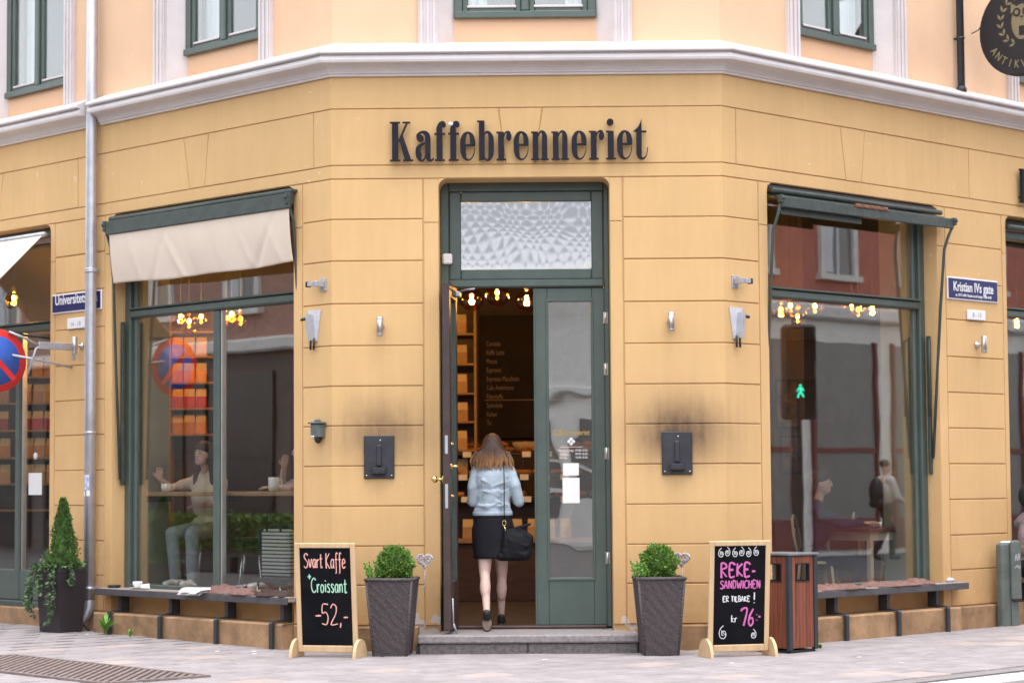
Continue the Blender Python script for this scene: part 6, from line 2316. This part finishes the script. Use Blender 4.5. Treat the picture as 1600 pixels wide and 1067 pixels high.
mn = thing('menu_board', 'tall black menu board with handwritten drinks behind the counter', 'menu board', (-.02, 6.55, 0))
mb = MB(); mb.box(-.55, 1.1, -.03, 0, 1.9, 3.3, .004); mb.build('blackboard', MENUB, mn)
CHDIM = mat('dusty_chalk', (.40, .32, .27), .9)
for k, w in enumerate(('Cortado', 'Kaffe Latte', 'Mocca', 'Espresso', 'Espresso Macchiato', 'Cafe Americano', 'Filterkaffe', 'Sjokolade', 'Kakao', 'Te')):
    text_obj('menu_line', w, .078, CHDIM, mn, (-.48, -.0312, 2.95 - k * .10), depth=.0006, sx=.60, align='LEFT')
mb = MB(); mb.box(-.5, .9, -.0315, -.0305, 2.33, 2.338); mb.build('chalk_rule', CHDIM, mn)

# ---- pendant lamps
def pendant(label, x, y, z, r=.10, power=0.):
    t = thing('pendant_lamp', label, 'lamp', (x, y, z), 0, 'amber glass pendant lamps')
    mb = MB(); mb.tube([(0, 0, r + .03), (0, 0, 4.4 - z)], .004, 6); mb.build('cord', BLACK, t)
    mb = MB(); mb.lathe([(.016, r - .02), (.02, r), (.02, r + .04), (.008, r + .05)], n=12); mb.build('socket', BRASS, t)
    mb = MB(); mb.ball((0, 0, 0), r, 20, 14); mb.build('globe', AMBER, t)
    mb = MB(); mb.ball((0, 0, .028), (.019, .019, .027), 12, 8); mb.build('bulb', BULB, t)
    if power:
        li = D.lights.new('lamp_light', 'POINT')
        li.energy = power
        li.color = (1, .80, .55)
        li.shadow_soft_size = .03
        lo = D.objects.new('lamp_light', li)
        COL.objects.link(lo)
        lo.parent = t
        lo.location = (0, 0, .028)


LAMPS = [(-3.5, 3.5, 3.06, 22), (-3.4, 3.4, 3, 0), (-3.31, 3.6, 3.06, 0), (-3.03, 3.4, 3.03, 0), (-2.96, 3.3, 3.06, 22), (-2.9, 3.5, 3.03, 0),
         (-0.55, 2.6, 3.16, 26), (-0.3, 2.4, 3.18, 0), (-0.02, 2.7, 3.15, 26), (2.47, 3, 3.04, 6), (2.55, 2.9, 3.07, 0), (2.64, 3.1, 2.98, 0), (2.8, 3, 3.07, 0), (3.16, 3, 3.09, 0), (3.25, 3.2, 3.05, 0), (3.36, 3, 3.05, 6), (5.05, 4.3, 3, 6), (-5.3, 4, 3.3, 6)]
for k, (x, y, z, pw) in enumerate(LAMPS):
    side = 'behind the left window' if -4 < x < -2 else 'inside the open door' if abs(x) < 1 else 'behind the right window' if 2 < x < 4 else 'behind the far right window' if x > 4 else 'behind the far left window'
    if abs(x) < 1:
        side = ('inside the open door, leftmost of three', 'inside the open door, middle of three', 'inside the open door, rightmost of three')[k - 6]
    pendant('amber glass globe lamp hanging ' + side, x, y, z, .10 if abs(x) > 1 else .115, pw)
# framed pictures on a dark column behind the right window
cl_ = thing('column', 'dark column with notices behind the right window', 'column', (2.62, 3.9, .17))
mb = MB(); mb.box(-.16, .16, -.12, .2, 0, 4.2, .004); mb.build('shaft', INWALL, cl_)
PIC = mat('dim_poster', (.10, .06, .04), .6, var=.8, vs=9)
for (x0, x1, z0, z1) in ((-.14, .10, 1.75, 2.25), (-.10, .12, 1.30, 1.68)):
    mb = MB(); mb.box(x0, x1, -.14, -.121, z0, z1, .004); mb.build('frame', BLACK, cl_)
    mb = MB(); mb.box(x0 + .02, x1 - .02, -.1425, -.1405, z0 + .02, z1 - .02); mb.build('print', PIC, cl_)
# notice on the far left window glass
nt_ = thing('window_notice', 'white paper notice on the far left window glass', 'notice', FP(-6.56, 0, 0), -PI / 4)
mb = MB(); mb.box(-.12, .12, .2055, .2075, 1.31, 1.53); mb.build('sheet', PAPER, nt_)
mb = MB(); mb.lathe([(.035, 0), (.035, .0015)], n=16, xf=Matrix.Translation((.0, .2070, 1.70)) @ Matrix.Rotation(PI / 2, 4, 'X')); mb.build('dot', PAPER, nt_)

# ================================================================== ACROSS THE STREETS (seen in the glass)
REDP = mat('red_plaster', (.46, .16, .12), .9, var=.1)
GREYP = mat('pale_grey_stucco', (.78, .75, .71), .9, var=.1)
BRICK = D.materials.new('brown_brick'); BRICK.use_nodes = True
bn_, bk_ = BRICK.node_tree.nodes, BRICK.node_tree.links
tc = bn_.new('ShaderNodeTexCoord'); mp = bn_.new('ShaderNodeMapping'); mp.inputs['Rotation'].default_value = (R(90), 0, 0)
br_ = bn_.new('ShaderNodeTexBrick'); br_.inputs['Scale'].default_value = 4; br_.inputs['Color1'].default_value = (.36, .19, .15, 1); br_.inputs['Color2'].default_value = (.44, .25, .20, 1); br_.inputs['Mortar'].default_value = (.3, .26, .23, 1); br_.inputs['Mortar Size'].default_value = .012
bk_.new(tc.outputs['Object'], mp.inputs[0]); bk_.new(mp.outputs[0], br_.inputs['Vector']); bk_.new(br_.outputs[0], bn_['Principled BSDF'].inputs['Base Color']); bn_['Principled BSDF'].inputs['Roughness'].default_value = .9
DARKG = mat('dark_shop_glass', (.17, .165, .16), .25, var=.1, spec=.6)
DRED = mat('dark_red_shopfront', (.16, .03, .03), .5)
STONE = mat('pale_stone', (.68, .66, .63), .85, var=.12)


def block_house(name, label, loc, rz, w, hgt, mu, ml, zg, step, shop, red=False, gl=None):
    """front along local x facing +y (towards the cafe): ground floor, cornices, window bays"""
    t = thing(name, label, 'building', loc, rz)
    mb = MB(); mb.box(-w / 2, w / 2, -9, 0, zg + .001, hgt); mb.build('upper_wall', mu, t)
    mb = MB(); mb.box(-w / 2 - .05, w / 2 + .05, -9, .12, 0, zg - .3); g_ = mb.build('ground_floor', ml, t)
    mb = MB(); mb.box(-w / 2 - .1, w / 2 + .1, -.5, .32, zg - .299, zg, .05); mb.build('string_course', STONE, t)
    mb = MB(); mb.box(-w / 2 - .2, w / 2 + .2, -.6, .5, hgt + .001, hgt + .5, .1); mb.build('eaves', STONE, t)
    n = int(w / step)
    wf = MB(); wf.box(-.62, -.47, .001, .10, -1.1, 1.1); wf.box(.47, .62, .001, .10, -1.1, 1.1); wf.box(-.75, .75, .001, .22, 1.101, 1.32); wf.box(-.7, .7, .001, .16, -1.22, -1.101)
    gl_ = MB(); gl_.box(-.469, .469, .001, .03, -1.1, 1.1)
    ba = MB(); ba.box(-.03, .03, .031, .06, -1.1, 1.1); ba.box(-.468, .468, .031, .055, .35, .42); ba.box(-.44, -.14, .0305, .04, -1.05, 1.05)
    a = wf.build('window', STONE, t); b = gl_.build('pane', DARKG, a); c = ba.build('bars', CURTAIN, a)
    first = True
    z = zg + 1.75
    while z < hgt - 1.2:
        for k in range(n):
            x = -w / 2 + step * (k + .5)
            q = a if first else copy_tree(a)
            q.parent = t
            q.location = (x, 0, z)
            first = False
        z += 3.3
    sf = MB(); sf.box(-step * .36, step * .36, .121, .15, .75, zg - .75); so_ = sf.build('shop_window', gl or DARKG, t)
    kp = MB(); kp.box(-step * .38, step * .38, .1215, .19, .12, .745); kp.box(-step * .40, -step * .365, .1215, .2, .1, zg - .7); kp.box(step * .365, step * .40, .1215, .2, .1, zg - .7); kp.box(-step * .364, step * .364, .151, .19, 2.1, 2.2); kp.build('shop_frame', DRED if red else (gl or STONE), so_)
    for k in range(n):
        x = -w / 2 + step * (k + .5)
        q = so_ if k == 0 else copy_tree(so_)
        q.parent = t
        q.location = (x, 0, 0)
    return t


q = FP(20, 15.5, -.13)
block_house('opposite_building', 'red and pale grey building across the right street, seen in the glass', q, PI / 4, 44, 9.8, REDP, GREYP, 5.1, 2.75, True, True)
q = FP(-20, 16.5, -.13)
block_house('opposite_building', 'brown brick building across the left street, seen in the glass', q, -PI / 4, 44, 8.4, BRICK, mat('dark_grey_stone', (.13, .108, .10), .9, var=.2), 4.6, 3.1, True, gl=mat('black_shop_glass', (.03, .028, .028), .1))
ph = block_house('opposite_building', 'pale stone building behind the viewer, seen in the fanlight', (0, -38, -.13), 0, 40, 6.6, STONE, GREYP, 3.9, 2.6, True)
SLATE = D.materials.new('pale_diamond_slates'); SLATE.use_nodes = True
tn, tl_ = SLATE.node_tree.nodes, SLATE.node_tree.links
tc = tn.new('ShaderNodeTexCoord'); mp = tn.new('ShaderNodeMapping'); mp.inputs['Rotation'].default_value = (R(90), 0, R(45)); mp.inputs['Rotation'].default_value = (R(90), R(45), 0)
ck = tn.new('ShaderNodeTexChecker'); ck.inputs['Scale'].default_value = 5.5; ck.inputs['Color1'].default_value = (.64, .65, .69, 1); ck.inputs['Color2'].default_value = (.36, .37, .40, 1)
tl_.new(tc.outputs['Object'], mp.inputs[0]); tl_.new(mp.outputs[0], ck.inputs['Vector']); tl_.new(ck.outputs[0], tn['Principled BSDF'].inputs['Base Color'])
mb = MB(); mb.add([(-20, -.2, 7.1), (20, -.2, 7.1), (20, -2.4, 10.6), (-20, -2.4, 10.6), (-20, -9, 10.6), (20, -9, 10.6), (-20, -9, 7.1), (20, -9, 7.1)], [(0, 1, 2, 3), (3, 2, 5, 4), (4, 5, 7, 6), (0, 3, 4, 6), (1, 2, 5, 7)]); mb.build('mansard_roof', SLATE, ph)
cr = thing('shop_crest', 'dark red crest plaque on the shopfront across the right street', 'plaque', FP(18.95, 15.0, 1.55), PI / 4 + PI)
mb = MB(); mb.prism([(-.32, -.4), (0, -.52), (.32, -.4), (.36, .1), (.32, .42), (0, .52), (-.32, .42), (-.36, .1)], -.03, 0); mb.build('shield', PAPER, cr)
mb = MB(); mb.prism([(-.27, -.35), (0, -.46), (.27, -.35), (.31, .1), (.27, .37), (0, .46), (-.27, .37), (-.31, .1)], -.034, -.031); mb.build('field', DRED, cr)

# hedge and flower tubs across the left street
for k in range(3):
    rr = random.Random(40 + k)
    p = FP(-13.5 - k * 3.2, 11.5, -.13)
    t = thing('hedge', ('nearest', 'middle', 'farthest')[k] + ' clipped hedge across the left street, seen in the glass', 'hedge', p, -PI / 4)
    mb = MB()
    pts = []
    for i in range(2600):
        x, z = rr.uniform(-1.45, 1.45), rr.uniform(.35, .92)
        y = rr.choice((-.32, .32)) + rr.gauss(0, .03)
        if rr.random() < .3:
            y = rr.uniform(-.32, .32); z = .92 + rr.gauss(0, .03)
        pts.append(((x, y, z), (0, math.copysign(.6, y), .5)))
    leaves(mb, pts, .10, rr, .8)
    mb.build('foliage', LEAFC, t, recalc=False)
    mb = MB(); mb.box(-1.5, 1.5, -.3, .3, 0, .3, .02); mb.build('trough', ANTH, t)

# traffic light and a passer-by with a backpack: both stand off to the right and show only in the right window
tl = thing('traffic_light', 'pedestrian signal with a green walking man, seen in the right window', 'traffic light', (8.0, 1.70, -.13), -PI / 2)
mb = MB(); mb.tube([(0, .2, 0), (0, .2, 3.4)], .055, 12); mb.build('pole', ANTH, tl)
mb = MB(); mb.box(-.19, .19, -.12, .13, 2.22, 3.30, .03); mb.build('housing', BLACK, tl)
for z in (2.53, 2.98):
    mb = MB(); mb.box(-.17, .17, -.24, -.121, z + .14, z + .16); mb.box(-.17, -.155, -.22, -.121, z - .1, z + .139); mb.box(.155, .17, -.22, -.121, z - .1, z + .139); mb.build('visor', BLACK, tl)
GMAN = emit('green_signal', (.02, .75, .45), 1.3)
mb = MB()
mb.prism(disc_poly(.0, 2.53 + .10, .022, .024), -.1235, -.1215)
stroke(mb, [(.0, 2.60, .03), (-.005, 2.55, .028), (-.005, 2.51, .022)], -.1236, -.1215)
stroke(mb, [(-.005, 2.51, .02), (.035, 2.46, .016), (.05, 2.40, .014)], -.1237, -.1215)
stroke(mb, [(-.005, 2.51, .02), (-.035, 2.46, .016), (-.06, 2.41, .014)], -.1238, -.1215)
stroke(mb, [(.01, 2.595, .012), (.05, 2.55, .011), (.065, 2.51, .01)], -.1239, -.1215)
stroke(mb, [(-.01, 2.595, .012), (-.05, 2.56, .011), (-.065, 2.52, .01)], -.124, -.1215)
for v_ in mb.v:
    v_.x *= .62; v_.z = 2.53 + (v_.z - 2.51) * .62
mb.build('green_man', GMAN, tl)

wk = thing('person', 'passer-by with a grey coat and dark backpack, seen in the right window', 'person', (22.0, 4.85, -.005), R(150))
blob('body', [('e', (0, -.02, 1.63), (.075, .095, .11)), ('c', (0, 0, 1.42), (0, 0, 1.55), .05, .05), ('c', (-.09, 0, .9), (-.10, -.22, .5), .085, .06), ('c', (-.10, -.22, .5), (-.10, -.2, .1), .058, .04), ('c', (.09, 0, .9), (.10, .12, .5), .085, .06), ('c', (.10, .12, .5), (.10, .36, .14), .058, .04), ('c', (0, 0, .95), (0, 0, 1.35), .13, .14)], SKIN, wk, .014, 4)
blob('coat', [('e', (0, 0, 1.2), (.20, .15, .28)), ('c', (-.15, 0, 1.40), (.15, 0, 1.40), .085, .085), ('c', (-.20, 0, 1.38), (-.25, -.08, 1.1), .06, .05), ('c', (-.25, -.08, 1.1), (-.18, -.25, 1.0), .05, .04), ('c', (.20, 0, 1.38), (.26, -.05, 1.1), .06, .05), ('c', (.26, -.05, 1.1), (.2, -.25, 1.02), .05, .04)], mat('light_grey_coat', (.55, .50, .48), .9), wk, .014, 4)
blob('trousers', [('e', (0, 0, .93), (.17, .13, .13)), ('c', (-.09, 0, .9), (-.10, -.22, .5), .095, .07), ('c', (-.10, -.22, .5), (-.10, -.2, .12), .068, .055), ('c', (.09, 0, .9), (.10, .12, .5), .095, .07), ('c', (.10, .12, .5), (.10, .36, .16), .068, .055)], SKIRT, wk, .014, 4)
blob('hair', [('e', (0, .01, 1.69), (.084, .10, .08))], HAIRD, wk, .012, 2)
blob('shoes', [('c', (-.10, -.18, .05), (-.10, -.34, .045), .045, .04), ('c', (.10, .38, .10), (.10, .27, .04), .045, .04)], BLACK, wk, .012, 2)
bkp = thing('backpack', 'dark backpack on the passer-by seen in the right window', 'backpack', (22.0, 4.85, -.005), R(150))
blob('pack', [('e', (0, .22, 1.2), (.17, .12, .26)), ('c', (-.1, .2, 1.0), (.1, .2, 1.0), .09, .09)], BLACK, bkp, .014, 3)
